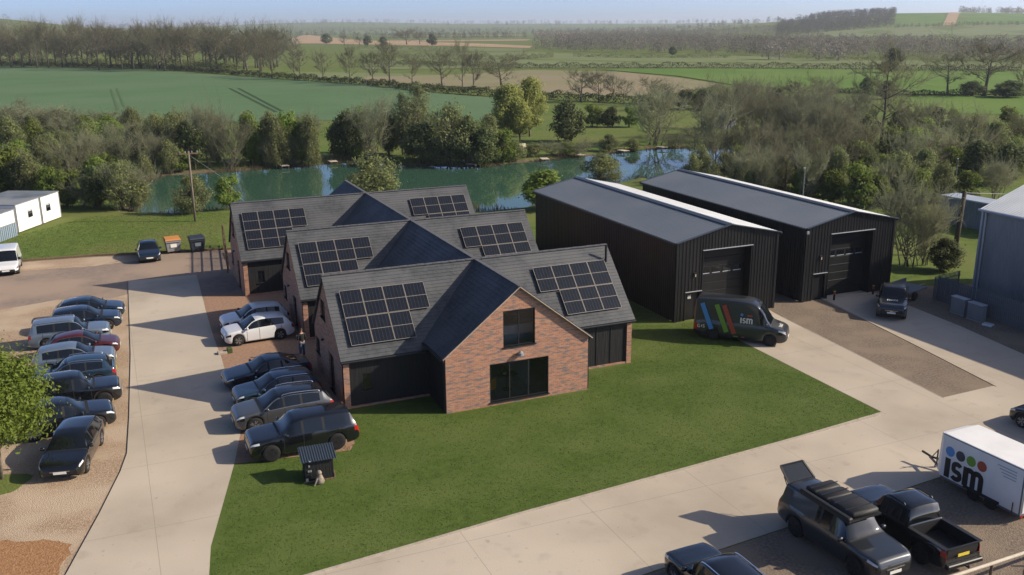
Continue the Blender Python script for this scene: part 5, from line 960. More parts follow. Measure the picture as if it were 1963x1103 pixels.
pk = car('pickup_truck', 'dark pickup with a white bonnet logo, shaded before the farther shed', 'pickup', (46.75,44.5,0), math.atan2(-.68,-.73), 5.0,1.85,1.82,'pickup',DGREY,group=PK,wr=.39,gc=.3,bed=True,dark_rim=True,rails=True)
rg = car('pickup_truck', 'dark grey pickup with a canopy and a roof tent, nose towards the viewer', 'pickup', (22.85,22.95,0), R(271), 5.05,1.88,1.80,'canopy',DGREY,group=PK,wr=.39,gc=.3,dark_rim=True)
nv = car('pickup_truck', 'black double cab pickup with an open load bed, tail towards the viewer', 'pickup', (25.6,22.5,0), R(89), 4.95,1.8,1.78,'pickup',BLACK,group=PK,wr=.38,gc=.3,bed=True,dark_rim=True,rails=True)
car('parked_car', 'black four by four with silver roof rails cut by the bottom edge', 'car', (16.95,22.0,0), R(91), 4.6,1.86,1.68,'boxy',BLACK,wr=.37,rails=True)
car('parked_car', 'dark car showing only its corner behind the white trailer at the right edge', 'car', (39.1,26.5,0), R(95), 4.3,1.8,1.5,'hatch',BLACK)
# roof tent, lifted canopy hatch and tow ball
t = thing('roof_tent', 'black folded roof tent strapped on the grey pickup', 'roof tent', (22.83,23.0,1.84), R(1))
b = MB(); b.box(-.66,.66,-1.15,1.25,0,.07); b.build('rack', M['dark_frame'], t)
MB().bbox(-.62,.62,-1.1,.15,.09,.27,.07).build('front_case', M['plastic'], t, True); MB().bbox(-.62,.62,.18,.75,.09,.24,.05).build('middle_case', M['plastic'], t, True); MB().bbox(-.62,.62,.78,1.3,.09,.25,.05).build('rear_case', M['plastic'], t, True)
MB().bbox(-.90,-.68,-1.2,1.3,.02,.2,.04).build('awning', M['plastic'], t)
for y in (-.75,-.2,.45,1.0): MB().box(-.63,.63,y-.025,y+.025,.272,.282).build('strap', M['dark_frame'], t)
b = MB(); Q = [Vector(p) for p in ((-2.24,-.62,1.72),(-2.24,.62,1.72),(-2.86,.54,2.16),(-2.86,-.54,2.16))]
nn = (Q[1]-Q[0]).cross(Q[3]-Q[0]).normalized()*.02
b.add(Q+[q+nn for q in Q], [(0,1,2,3),(7,6,5,4),(0,4,5,1),(1,5,6,2),(2,6,7,3),(3,7,4,0)]); b.build('raised_hatch', M['car_glass'], rg)
b = MB()
for a, c in ((0,1),(1,2),(2,3),(3,0)): b.beam(Q[a]+nn, Q[c]+nn, .07, .05)
b.build('hatch_frame', M['dark_frame'], rg)
b = MB(); b.beam((-2.2,.6,1.4),(-2.6,.55,1.85), .025); b.beam((-2.2,-.6,1.4),(-2.6,-.55,1.85), .025); b.build('hatch_strut', M['dark_frame'], rg)
MB().tube([(-2.5,0,.42),(-2.75,0,.42),(-2.75,0,.5)], .035, 6).build('tow_bar', M['rim_dark'], nv)
MB().box(-.13,.13,-.04,.04,.02,.03).build('tow_plate', M['rim_dark'], nv).location = (-2.66,0,.4)

# ---- lettering made of strokes
def strokes(name, lines, m, put, parent, lift=.004):
    """lines: list of (points, width) in a flat u,v frame"""
    V = []; F = []
    for pts, w in lines:
        pts = [Vector((p[0], p[1])) for p in pts]; k = len(V)
        for i, p in enumerate(pts):
            a = pts[max(i-1,0)]; c = pts[min(i+1,len(pts)-1)]; d = (c-a).normalized(); nrm = Vector((-d.y, d.x))*w/2
            V += [put(*(p-nrm), lift), put(*(p+nrm), lift)]
        F += [(k+2*i, k+2*i+2, k+2*i+3, k+2*i+1) for i in range(len(pts)-1)]
    return link(name, mesh(name, V, F, m), parent)
def arc(cx, cy, rx, ry, a0, a1, n=10): return [(cx+rx*math.cos(R(a0+(a1-a0)*i/n)), cy+ry*math.sin(R(a0+(a1-a0)*i/n))) for i in range(n+1)]
def ism(s, u, v, bar=.26):
    w = bar*s; L = []
    L.append(([(u+.13*s,v),(u+.13*s,v+1.0*s)], w))
    cx = u+.66*s; L.append((arc(cx+.02*s,v+.73*s,.20*s,.16*s,25,180,8)+arc(cx,v+.55*s,.18*s,.06*s,200,250,3)+arc(cx,v+.42*s,.20*s,.06*s,70,20,3)+arc(cx-.01*s,v+.28*s,.23*s,.17*s,0,-150,9), w*.78))
    x0 = u+1.18*s; L.append(([(x0,v),(x0,v+.98*s)], w))
    for k in (0, 1): xx = x0+k*.42*s; L.append((arc(xx+.21*s,v+.68*s,.21*s,.20*s,180,0,10)+[(xx+.42*s,v)], w*.88))
    return L
def disc(name, cx, cy, r_, m, put, parent, lift=.004, ry=None):
    V = [put(cx+r_*math.cos(2*math.pi*k/28), cy+(ry or r_)*math.sin(2*math.pi*k/28), lift) for k in range(28)]
    return link(name, mesh(name, V, [tuple(range(28))], m), parent)
# pickup bonnet logo
def hood(u, v, d):
    zz = 1.82*(.612+.02*u); return (2.5-.60-v*.30+.0, u, 1.133-v*.0+d+(.035*v))
strokes('bonnet_logo', [([(x-.28,y) for x, y in p], w) for p, w in ism(.30,-.02,0)], M['plate_white'], lambda u, v, d: (1.72-v*1.0, -u, 1.128+(v)*.04+.03+d), pk)

# ---- panel van with stripes
vl = 'dark grey panel van with blue, green and red slanted side stripes'
VA = math.atan2(-.707,.707)
van = car('panel_van', vl, 'van', (34.15,44.0,0), VA, 5.5,1.98,2.55,'van',VANG,wb=.615,fo=.175,wr=.35,gc=.24,dark_rim=True)
def vside(u, v, d): return (u, -(.99*(1 - (.0 if v < 1.0 else .075*((v-1.15)/1.2)**1.3 if v > 1.15 else 0)))-d-.012, v)
for x0, m, lo in ((-2.28,'logo_blue',.72),(-1.42,'logo_green',.62),(-.98,'logo_red',.56)):
    pts = [(x0+(2.28-v)*.40, v) for v in np.linspace(2.28, lo, 12)]
    strokes('stripe', [(pts, .27)], M[m], vside, van, .006)
strokes('door_logo', ism(.34,.02,1.28,.24), M['plate_white'], vside, van, .006)
disc('logo_dot', .10,1.80,.085, M['logo_blue'], vside, van, .006); strokes('logo_mark', [([(.42,1.78),(.72,1.78)], .12)], M['logo_red'], vside, van, .006)
G = [(arc(-2.42,.86,.075,.09,50,310,10)+[(-2.36,.86)], .035), ([(-2.26,.78),(-2.26,.94)], .035), (arc(-2.13,.91,.05,.035,20,200,6)+arc(-2.13,.82,.05,.04,90,-150,8), .03)]
strokes('rear_lettering', G, M['plate_white'], vside, van, .006)
strokes('sill_mark', [([(-.35,.42),(-.05,.42)], .06)], M['logo_green'], vside, van, .01); strokes('sill_mark', [([(.12,.42),(.32,.42)], .06)], M['logo_red'], vside, van, .01)
strokes('bonnet_logo', [([(x-.30,y) for x, y in p], w) for p, w in ism(.28,0,0)], M['plate_white'], lambda u, v, d: (2.40-v*.9, -u, 1.045+v*.16+.02+d), van)

# ---- white box trailer
t = thing('box_trailer', 'white box trailer with coloured dots and large dark lettering', 'trailer', (30.25,21.55,0), R(1.5))
TL, TW, Z0, Z1 = 3.75, 2.0, .42, 2.28
MB().bbox(0,TW,0,TL,Z0,Z1,.04).build('box', M['white_paint'], t)
b = MB(); b.add([(0,TL-.05,Z0+.05),(TW,TL-.05,Z0+.05),(TW,TL-.05,Z1-.03),(0,TL-.05,Z1-.03),(.3,TL+.35,Z0+.05),(TW-.3,TL+.35,Z0+.05),(TW-.3,TL+.28,Z1-.12),(.3,TL+.28,Z1-.12)], [(3,2,1,0),(4,5,6,7),(0,1,5,4),(1,2,6,5),(2,3,7,6),(3,0,4,7)]); b.build('nose_panel', M['white_paint'], t)
MB().box(-.012,.03,-.01,TL+.01,Z1-.05,Z1-.02).build('top_rail', M['fence_grey'], t)
b = MB(); b.box(-.015,.05,-.015,.05,Z0,Z1); b.build('corner_post', M['fence_grey'], t); b = MB(); b.box(TW-.05,TW+.015,-.015,.05,Z0,Z1); b.build('corner_post', M['fence_grey'], t)
for x in (.08, 1.02): MB().bbox(x,x+.9,-.035,-.017,Z0+.05,Z1-.1,.01).build('rear_door', M['white_paint'], t)
for x in (.9, 1.1): MB().tube([(x,-.05,Z0+.05),(x,-.05,Z1-.12)], .018, 6).build('lock_bar', M['chrome'], t)
MB().box(.05,TW-.05,.02,TL-.05,.30,Z0-.005).build('chassis', M['fence_grey'], t)
b = MB(); b.box(-.02,.18,.9,2.55,.40,.52); b.build('mudguard', M['plastic'], t)
wt = mesh('trailer_wheel', *(lambda q: (q.V, q.F))(MB().lathe([(.17,-.09),(.27,-.09),(.30,-.05),(.30,.05),(.27,.09),(.17,.09)], 22, axis='y')), M['tyre'], True); wr_ = mesh('trailer_rim', *(lambda q: (q.V, q.F))(MB().lathe([(.17,-.05),(.17,.0),(.06,.03)], 16, axis='y')), M['rim'])
for x in (.12, TW-.12):
    for y in (1.3, 2.1):
        w = link('wheel', wt, t, (x, y, .30)); w.rotation_euler = (0,0,R(90) if x > 1 else R(-90)); link('rim', wr_, w)
b = MB(); b.beam((.3,TL-.1,.4),(TW/2,TL+1.35,.42), .07); b.beam((TW-.3,TL-.1,.4),(TW/2,TL+1.35,.42), .07); b.tube([(TW/2,TL+1.3,.45),(TW/2,TL+1.75,.5)], .05, 8); b.build('drawbar', M['dark_frame'], t)
b = MB(); b.tube([(TW/2+.12,TL+1.05,.05),(TW/2+.12,TL+1.05,.85)], .035, 8); b.lathe([(.1,-.03),(.1,.03)], 12, (TW/2+.12,TL+1.05,.1), 'y'); b.build('jockey_wheel', M['fence_grey'], t)
MB().beam((TW/2,TL+1.2,.5),(TW/2,TL+.95,.9), .03).build('brake_lever', M['dark_frame'], t)
MB().tube([(-.03,.32,.35),(-.03,.32,.8)], .02, 6).build('side_marker', M['dark_frame'], t); MB().box(-.01,.12,-.06,-.03,.30,.40).build('tail_light', M['tail_lamp'], t); MB().box(TW-.12,TW,-.06,-.03,.30,.40).build('tail_light', M['tail_lamp'], t)
tside = lambda u, v, d: (-.004-d, TL-u, v)
strokes('lettering', ism(.84,.26,.47,.31), M['ink'], tside, t, .006)
for k, (m, c) in enumerate((('logo_blue',.42),('logo_navy',.92),('logo_green',1.42),('logo_red',1.92))): disc('logo_dot', c, 1.62, .215, M[m], tside, t, .006)
for k in range(4): strokes('small_print', [([(2.55+.1*k+.02,2.02-.12*k),(3.42,2.02-.12*k)], .035)], M['text_grey'], tside, t, .006)

# ------------------------------------------------------------------ person by the house wall
def skinned(name, joints, edges, m, parent, root=0, sub=2):
    me = bpy.data.meshes.new(name); me.from_pydata([j[:3] for j in joints], edges, []); o = bpy.data.objects.new(name, me); COL.objects.link(o)
    md = o.modifiers.new('skin', 'SKIN'); s = o.modifiers.new('sub', 'SUBSURF'); s.levels = sub; s.render_levels = sub
    sv = me.skin_vertices[0].data
    for i, j in enumerate(joints): sv[i].radius = (j[3], j[4] if len(j) > 4 else j[3]); sv[i].use_root = (i == root)
    dg = bpy.context.evaluated_depsgraph_get(); dg.update(); nm = bpy.data.meshes.new_from_object(o.evaluated_get(dg)); COL.objects.unlink(o); bpy.data.objects.remove(o)
    nm.name = name; nm.materials.clear(); nm.materials.append(m); nm.polygons.foreach_set('use_smooth', np.ones(len(nm.polygons), dtype=bool))
    return link(name, nm, parent)
t = thing('person', 'person in a dark jacket and blue jeans standing beside the brick house wall', 'person', (9.0,51.7,.015), R(200))
TORSO = [(0,0,.93,.14,.10),(0,0,1.12,.14,.10),(0,.01,1.32,.17,.11),(0,.01,1.44,.12,.09),(0,0,1.50,.055,.055),(0,0,1.57,.06,.065),(0,-.01,1.65,.078,.092),(0,0,1.73,.06,.07)]
def limbs(k=0.0):
    J = list(TORSO); E_ = [(i,i+1) for i in range(7)]
    for s in (-1, 1):
        n = len(J); J += [(s*.19,.01,1.42,.062+k,.062+k),(s*.25,.03,1.16,.048+k,.048+k),(s*.16,-.18,1.10,.038+k,.038+k),(s*.10,-.27,1.22,.030,.022)]; E_ += [(3,n),(n,n+1),(n+1,n+2),(n+2,n+3)]
    for s in (-1, 1):
        n = len(J); J += [(s*.10,0,.88,.095+k,.10+k),(s*.11,-.01,.49,.065+k,.07+k),(s*.11,.02,.10,.045+k,.05+k),(s*.12,-.03,.05,.045,.04),(s*.13,-.14,.035,.042,.03)]; E_ += [(0,n),(n,n+1),(n+1,n+2),(n+2,n+3),(n+3,n+4)]
    return J, E_
J, E_ = limbs()
for s, n in ((-1,11),(1,15)):
    for q, (dx, dz, ln) in enumerate(((-.028,.0,.075),(-.010,.0,.085),(.010,.0,.082),(.028,-.005,.065))):
        b_ = J[n]; k = len(J); J += [(b_[0]+s*dx,b_[1]-.05,b_[2]+.03,.009,.009),(b_[0]+s*dx,b_[1]-.05-ln*.4,b_[2]+.05,.008,.008),(b_[0]+s*dx,b_[1]-.05-ln*.6,b_[2]+.03,.007,.007)]; E_ += [(n,k),(k,k+1),(k+1,k+2)]
    b_ = J[n]; k = len(J); J += [(b_[0]-s*.045,b_[1]-.01,b_[2]+.02,.010,.010),(b_[0]-s*.055,b_[1]-.05,b_[2]+.045,.009,.009)]; E_ += [(n,k),(k,k+1)]
skinned('body', J, E_, M['skin'], t)
J = [(0,0,.88,.165,.125),(0,0,1.10,.165,.125),(0,.01,1.32,.195,.135),(0,.01,1.45,.125,.10),(0,0,1.50,.07,.07)]; E2 = [(0,1),(1,2),(2,3),(3,4)]
for s in (-1, 1): n = len(J); J += [(s*.20,.01,1.42,.078,.08),(s*.26,.03,1.15,.064,.066),(s*.16,-.18,1.10,.052,.052)]; E2 += [(3,n),(n,n+1),(n+1,n+2)]
skinned('jacket', J, E2, M['jacket'], t)
J = [(0,0,.95,.14,.11)]; E2 = []
for s in (-1, 1): n = len(J); J += [(s*.10,0,.86,.112,.118),(s*.11,-.01,.49,.082,.088),(s*.11,.02,.12,.066,.075)]; E2 += [(0,n),(n,n+1),(n+1,n+2)]
skinned('jeans', J, E2, M['denim'], t)
for s in (-1, 1): skinned('shoe', [(s*.12,.03,.06,.055,.055),(s*.125,-.06,.05,.052,.045),(s*.13,-.15,.04,.045,.035)], [(0,1),(1,2)], M['plastic'], t)
skinned('hair', [(0,.03,1.62,.06,.07),(0,.02,1.70,.082,.095),(0,.0,1.76,.06,.07)], [(0,1),(1,2)], M['hair'], t)
b = MB()
for s in (-1, 1): b.lathe([(.003,-.004),(.009,0),(.003,.004)], 8, (s*.03,-.098,1.665), 'y')
b.build('eyes', M['ink'], t); b = MB(); b.add([(0,-.125,1.63),(-.014,-.098,1.625),(.014,-.098,1.625),(0,-.10,1.67)], [(0,1,3),(0,3,2),(0,2,1)]); b.build('nose', M['skin'], t)
MB().box(-.022,.022,-.100,-.094,1.595,1.601).build('mouth', M['logo_red'], t)

# ------------------------------------------------------------------ trees and bushes
def frames(D):                                             # two vectors square to each direction
    D = D/np.maximum(np.linalg.norm(D, axis=1, keepdims=True), 1e-6)
    A = np.where(np.abs(D[:,2:3]) < .9, np.array([[0,0,1.0]]), np.array([[1.0,0,0]])); U = np.cross(D, A); U /= np.linalg.norm(U, axis=1, keepdims=True); return D, U, np.cross(D, U)
def leaf_quads(C_, size, rng, updown=.0, long=1.6, out=None):
    n = len(C_); D = rng.normal(size=(n,3)); D[:,2] -= updown*2
    if out is not None:                                     # leaves lie roughly along the crown's surface
        o_ = out/np.maximum(np.linalg.norm(out, axis=1, keepdims=True), 1e-6)+rng.normal(0,.42,(n,3)); o_ /= np.linalg.norm(o_, axis=1, keepdims=True); D = D-o_*(D*o_).sum(1, keepdims=True)
        D /= np.linalg.norm(D, axis=1, keepdims=True); U = np.cross(o_, D); W_ = o_
    else: D, U, W_ = frames(D)
    s = size*rng.uniform(.6,1.35,(n,1))
    V = np.stack([C_-D*s*long/2, C_+U*s*.5, C_+D*s*long/2, C_-U*s*.5], 1).reshape(-1,3)
    return V, np.arange(4*n).reshape(n,4)
def twig_quads(A, B, w):
    D, U, W_ = frames(B-A); w = np.broadcast_to(np.asarray(w, float).reshape(-1,1), (len(A),1))
    V = np.stack([A-U*w, A+U*w, B+U*w*.35, B-U*w*.35], 1).reshape(-1,3); V2 = np.stack([A-W_*w, A+W_*w, B+W_*w*.35, B-W_*w*.35], 1).reshape(-1,3)
    n = len(A); return np.concatenate([V, V2]), np.arange(8*n).reshape(2*n,4)
def crown_points(rng, Hh, Wd, base, n_lobe, per, spread=.55):
    """clumps of points filling an uneven crown"""
    lob = []
    for i in range(n_lobe):
        a = rng.uniform(0, 6.283); q = math.sqrt(rng.uniform(.05,1)); zz = rng.uniform(0,1)
        prof = math.sin(math.pi*(.12+.80*zz)**.8); lob.append((math.cos(a)*q*Wd*.36*prof, math.sin(a)*q*Wd*.36*prof, base+(Hh-base)*(.10+.78*zz), Wd*rng.uniform(.09,.23)))
    P = []; O_ = []
    for (x, y, z, r_) in lob:
        m_ = int(per*(r_/(Wd*.19))**2); d = rng.normal(size=(m_,3)); d /= np.linalg.norm(d, axis=1, keepdims=True)
        rr_ = r_*rng.uniform(.25,1,(m_,1))**.5*(1+.25*np.sin(5*d[:,:1]+3*d[:,1:2]))*np.where(rng.uniform(0,1,(m_,1)) < .16, rng.uniform(1.0,1.6,(m_,1)), 1); P.append(np.array([[x,y,z]])+d*rr_*np.array([[1,1,.85]])); O_.append(d+np.array([[0,0,.25]]))
    P = np.concatenate(P); O_ = np.concatenate(O_); ok = P[:,2] > base*.55
    return P[ok], lob, O_[ok]
def trunk_mesh(rng, Hh, lob, r0, m, base, stems=1, name='trunk'):
    b = MB()
    for s in range(stems):
        ox, oy = (rng.normal(0,.12,2) if stems > 1 else (0,0)); top = np.array([rng.normal(0,.15)+ox*3, rng.normal(0,.15)+oy*3, Hh*.72])
        b.tube([(ox,oy,-.15),(ox*1.5+rng.normal(0,.06),oy*1.5,base*.8),(top[0]*.6,top[1]*.6,Hh*.45),tuple(top)], [r0,r0*.8,r0*.5,r0*.15], 7)
    for (x, y, z, r_) in lob:
        zb = min(z*.75, Hh*.5)*rng.uniform(.55,.9); b.tube([(0,0,zb*.8),(x*.5+rng.normal(0,.08),y*.5,(zb+z)/2),(x,y,z)], [r0*.4,r0*.25,r0*.08], 5)
    return mesh(name, b.V, b.F, m, True)
PROTO = {}
def leafy(key, seed, Hh, Wd, leafm, barkm, n_lobe, per, leaf, base=.9, r0=.13, stems=1, twigs=0):
    rng = np.random.default_rng(seed); P, lob, O_ = crown_points(rng, Hh, Wd, base, n_lobe, per)
    V, F = leaf_quads(P, leaf, rng, 0, 1.6, O_); cm = npmesh('crown', V, F, leafm); extra = None
    if twigs:
        n = twigs; i = rng.integers(0, len(P), n); Bp = P[i]+rng.normal(0,.12,(n,3)); A = Bp-rng.normal(0,.25,(n,3))-np.array([[0,0,.4]])-Bp*np.array([[.12,.12,0]])
        V, F = twig_quads(A, Bp, .018); extra = npmesh('twigs', V, F, M['twig_pale'])
    PROTO.setdefault(key, []).append((Hh, Wd, trunk_mesh(rng, Hh, lob, r0, barkm, base, stems), cm, extra))
def bare(key, seed, Hh, Wd, barkm, twigm, r0, stems, low, spread, n1=9, n2=5, n3=5, n4=4, tw=.02, droop=0):
    rng = np.random.default_rng(seed); b = MB(); segs = []; tips = []
    for s in range(stems):
        ox, oy = (rng.normal(0,Wd*.07,2) if stems > 1 else (0,0)); lean = rng.normal(0,.08 if stems == 1 else .28,2)
        axis = [np.array([ox+lean[0]*Hh*f*.8+rng.normal(0,.08)*f, oy+lean[1]*Hh*f*.8+rng.normal(0,.08)*f, f*Hh*.82-.1]) for f in (0,.25,.5,.75,1.0)]
        b.tube([tuple(p) for p in axis], [r0*v/(1 if stems == 1 else 1.8) for v in (1.2,.85,.6,.35,.12)], 7)
        for i in range(n1):
            f = low+(1-low)*(i+rng.uniform(0,1))/n1; k = min(3, int(f*4)); p0 = axis[k]+(axis[k+1]-axis[k])*(f*4-k); a = rng.uniform(0,6.283)+i*2.4
            ln = Wd*.5*math.sin(math.pi*min(.98,(.18+.75*(f-low)/(1-low))))*rng.uniform(.75,1.15); rise = rng.uniform(.35,.95)*spread
            d = np.array([math.cos(a), math.sin(a), rise]); mid = p0+d*ln*.5+np.array([0,0,.04*ln]); end = p0+d*ln+np.array([0,0,ln*(.25-droop)])
            b.tube([tuple(p0),tuple(mid),tuple(end)], [r0*.33*(1.2-f*.7),r0*.2*(1.2-f*.7),r0*.05], 5); tips.append((p0,mid,end,ln))
    A2 = []; B2 = []
    for p0, mid, end, ln in tips:
        for i in range(n2):
            f = .25+.75*(i+rng.uniform(0,1))/n2; q = p0+(mid-p0)*min(1,f*2) if f < .5 else mid+(end-mid)*(f*2-1); d = (end-p0)/max(ln,.1)*.6+rng.normal(0,.55,3)+np.array([0,0,.35-droop]); A2.append(q); B2.append(q+d*ln*.42*rng.uniform(.6,1.2))
    A2 = np.array(A2); B2 = np.array(B2); V, F = twig_quads(A2, B2, tw*1.5); segs.append((V, F))
    def nxt(A, B, n, ln, jit, w):
        f = np.tile((np.arange(n)+.5)/n, len(A))*.85+.15; AA = np.repeat(A, n, 0); BB = np.repeat(B, n, 0); Q = AA+(BB-AA)*f[:,None]; L_ = np.linalg.norm(BB-AA, axis=1, keepdims=True)
        D = (BB-AA)/L_*.7+rng.normal(0,jit,Q.shape)+np.array([[0,0,.25-droop*1.6]]); E3 = Q+D*L_*ln*rng.uniform(.6,1.25,(len(Q),1)); V, F = twig_quads(Q, E3, w); segs.append((V, F)); return Q, E3
    A3, B3 = nxt(A2, B2, n3, .55, .5, tw); nxt(A3, B3, n4, .6, .55, tw*.7)
    Vs = []; Fs = []; o = 0
    for V, F in segs: Vs.append(V); Fs.append(F+o); o += len(V)
    cm = npmesh('crown', np.concatenate(Vs), np.concatenate(Fs), twigm)
    PROTO.setdefault(key, []).append((Hh, Wd, mesh('trunk', b.V, b.F, barkm, True), cm, None))
for s in range(3):
    leafy('G', 10+s, 6, 5, M['leaf_green'], M['bark'], 30, 230, .20, .35, .12, 2, 300)
    leafy('D', 20+s, 6, 5.4, M['leaf_dark'], M['bark'], 32, 250, .20, .3, .14, 2)
    leafy('O', 30+s, 6, 5.6, M['leaf_olive'], M['bark'], 34, 190, .15, .25, .11, 3, 1500)
    bare('S', 40+s, 5, 4.8, M['bark_pale'], M['twig_pale'], .10, 7, .08, 1.1, 5, 5, 6, 5, .017)
    bare('B', 50+s, 12, 8.0, M['bark'], M['twig'], .24, 1, .22, .85, 15, 6, 6, 5, .026)
for s in range(2):
    leafy('W', 60+s, 9.5, 7, M['leaf_willow'], M['bark_pale'], 44, 330, .20, 1.5, .2, 1, 900)
    leafy('P', 70+s, 11, 6, M['leaf_pale'], M['bark_pale'], 44, 130, .17, 1.5, .16, 2, 1500)
trng = random.Random(7)
def tree(name, typ, x, y, Hh, Wd, label, group, cat='tree', k=None):
    L_ = PROTO[typ]; h0, w0, tm, cm, ex = L_[(k if k is not None else trng.randrange(len(L_))) % len(L_)]
    z = float(terr(x, y)); t = thing(name, label, cat, (x, y, max(z,-.3)), trng.uniform(0, 6.283), group)
    s = Wd/w0; t.scale = (s, s*trng.uniform(.92,1.08), Hh/h0)
    link('trunk', tm, t); link('crown', cm, t)
    if ex: link('twigs', ex, t)['kind'] = 'stuff'
    return t
KN = {'G': ('leafy_tree','bright green'), 'D': ('dense_tree','dark green'), 'O': ('budding_tree','olive budding'), 'S': ('bare_scrub','grey twiggy'), 'B': ('bare_tree','bare brown'), 'W': ('willow','yellow green willow'), 'P': ('birch_tree','tall pale green')}
WHERE = {'left_bank': ('beside the white cabins','trees behind the white cabins'), 'left_mid': ('on rough ground left of the lake','scrub left of the lake'), 'left_hedge': ('in the hedge below the wheat field','hedge trees at the near edge of the wheat'),
 'left_shore': ('on the far left lake shore','trees on the far left shore'), 'mid_shore': ('on the far shore above the house','trees on the middle far shore'), 'island': ('on the wooded point in the lake','trees on the lake point'),
 'willow': ('beside the round dark tree','willows on the far lawn'), 'round': ('rounded, alone on the far lawn','lone trees'), 'shore_scrub': ('low at the far waterline','low bushes on the far shore'),
 'far_bank': ('beyond the far lawn','trees on the far lawn'), 'front_bush': ('on the near shore of the lake','bushes on the near shore'), 'copse': ('in the copse behind the sheds','copse behind the sheds'),
 'copse_right': ('in the mixed copse at right','copse at the right'), 'scrub_yard': ('beside the farther shed wall','scrub by the farther shed'), 'hedge_row': ('in the row along the wheat hedge','bare trees along the hedge'),
 'right_field': ('at the right hand field edge','trees in the right hand field'), 'far_belt': ('in the tall far belt at upper left','far belt of bare trees'), 'far_lone': ('far off by the tan fields','far single trees')}
for reg, L_ in TREES.items():
    kinds = {}
    for e in sorted(L_, key=lambda e: (e[1]*DY-e[2]*DX)/(e[1]*DX+e[2]*DY)): kinds.setdefault(e[0], []).append(e)
    for typ, es in kinds.items():
        nm, desc = KN[typ]; wh, grp = WHERE[reg]; ds = desc+('' if typ == 'W' else ' tree' if max(e[3] for e in es) > 3.4 else ' bush')
        for i, (tt, x, y, Hh, Wd) in enumerate(es):
            if reg == 'far_belt': lab = f'{ds} {wh}'
            elif len(es) == 1: lab = f'the only {ds} {wh}'
            elif i == len(es)-1: lab = f'rightmost {ds} {wh}'
            elif i == 0: lab = f'leftmost {ds} {wh}'
            else: lab = f'{ORD[i]} {ds} from the left {wh}'
            tree(nm, typ, x, y, Hh, Wd, lab, grp, 'tree' if Hh > 3.4 else 'bush')
# near tree at the left edge: slender pale stems, bright small leaves
rng = np.random.default_rng(5); P, lob, O_ = crown_points(rng, 6.2, 5.9, 1.9, 74, 560)
V, F = leaf_quads(P, .085, rng, 0, 2.0, O_)
t = thing('young_tree', 'bright green young tree with slender pale stems at the left edge beside the black estate', 'tree', (-5.9,41.6,0), 0.4)
link('crown', npmesh('crown', V, F, M['leaf_near']), t)
link('trunk', trunk_mesh(rng, 6.1, lob, .075, M['bark_pale'], 1.9, 3), t)
sheet('tree_ring', [(-5.75+1.1*math.cos(a)*(1+.2*math.sin(3*a)), 41.2+1.0*math.sin(a)) for a in np.linspace(0, 6.2, 18)], .018, M['rough_grass'], 'patch of grass round the foot of the near tree')

# ------------------------------------------------------------------ hedges
def hedge(name, pts, h, w, dens, leaf, m, label, group, z0=0.0, gappy=0.0, seed=1):
    rng = np.random.default_rng(seed); P = []
    for a, c in zip(pts[:-1], pts[1:]):
        a, c = np.array(a, float), np.array(c, float); L_ = np.linalg.norm(c-a); n = int(L_*dens)
        if n < 1: continue
        f = rng.uniform(0,1,n); d = (c-a)/L_; nn_ = np.array([-d[1], d[0]]); hh = h*(.85+.22*np.sin(f*L_*.31+seed)*np.sin(f*L_*.087+2*seed)+.15*np.sin(f*L_*.9+seed))
        q = a+(c-a)*f[:,None]+nn_*(rng.normal(0,.33,n)*w)[:,None]; P.append(np.column_stack([q, z0+np.abs(hh)*rng.uniform(0,1,n)**.7]))
    P = np.concatenate(P); V, F = leaf_quads(P, leaf, rng, 0, 1.3)
    t = thing(name, label, 'hedge', (0,0,0), 0, group); link('foliage', npmesh('foliage', V, F, m), t); return t
hedge('field_hedge', HEDGE_LINE, 2.3, 1.6, 60, .4, M['leaf_dark'], 'long low dark hedge along the far edge of the wheat field', 'field hedges', seed=3)
hedge('field_hedge', BELT_FOOT, 4.5, 5.0, 60, .5, M['leaf_olive'], 'scrubby undergrowth along the foot of the tall far belt', 'field hedges', seed=6)
hedge('field_hedge', NEAR_HEDGE, 3.4, 3.0, 120, .32, M['leaf_olive'], 'brownish hedge along the near edge of the wheat field', 'field hedges', seed=5)
for nm, pts, h, lab, s in (('A', HEDGE_A, 2.6, 'dark hedge between the bright green field and the pale fields', 11), ('B', HEDGE_B, 3.2, 'short far hedge left of the pale field gap', 12), ('C', HEDGE_C, 2.4, 'short far hedge in the middle of the pale field', 13), ('D', HEDGE_D, 3, 'short far hedge behind the bare tree row', 14), ('E', HEDGE_E, 2.4, 'broken far hedge in front of the blossom trees', 15), ('F', HEDGE_F, 3.5, 'far hedge below the tan fields', 16), ('G', HEDGE_G, 1.6, 'low dark hedge between the right hand pasture and the bright field', 17)):
    hedge('field_hedge', pts, h, h*.6, 60, .34, M['leaf_dark'] if nm in 'AG' else M['leaf_olive'], lab, 'field hedges', seed=s)

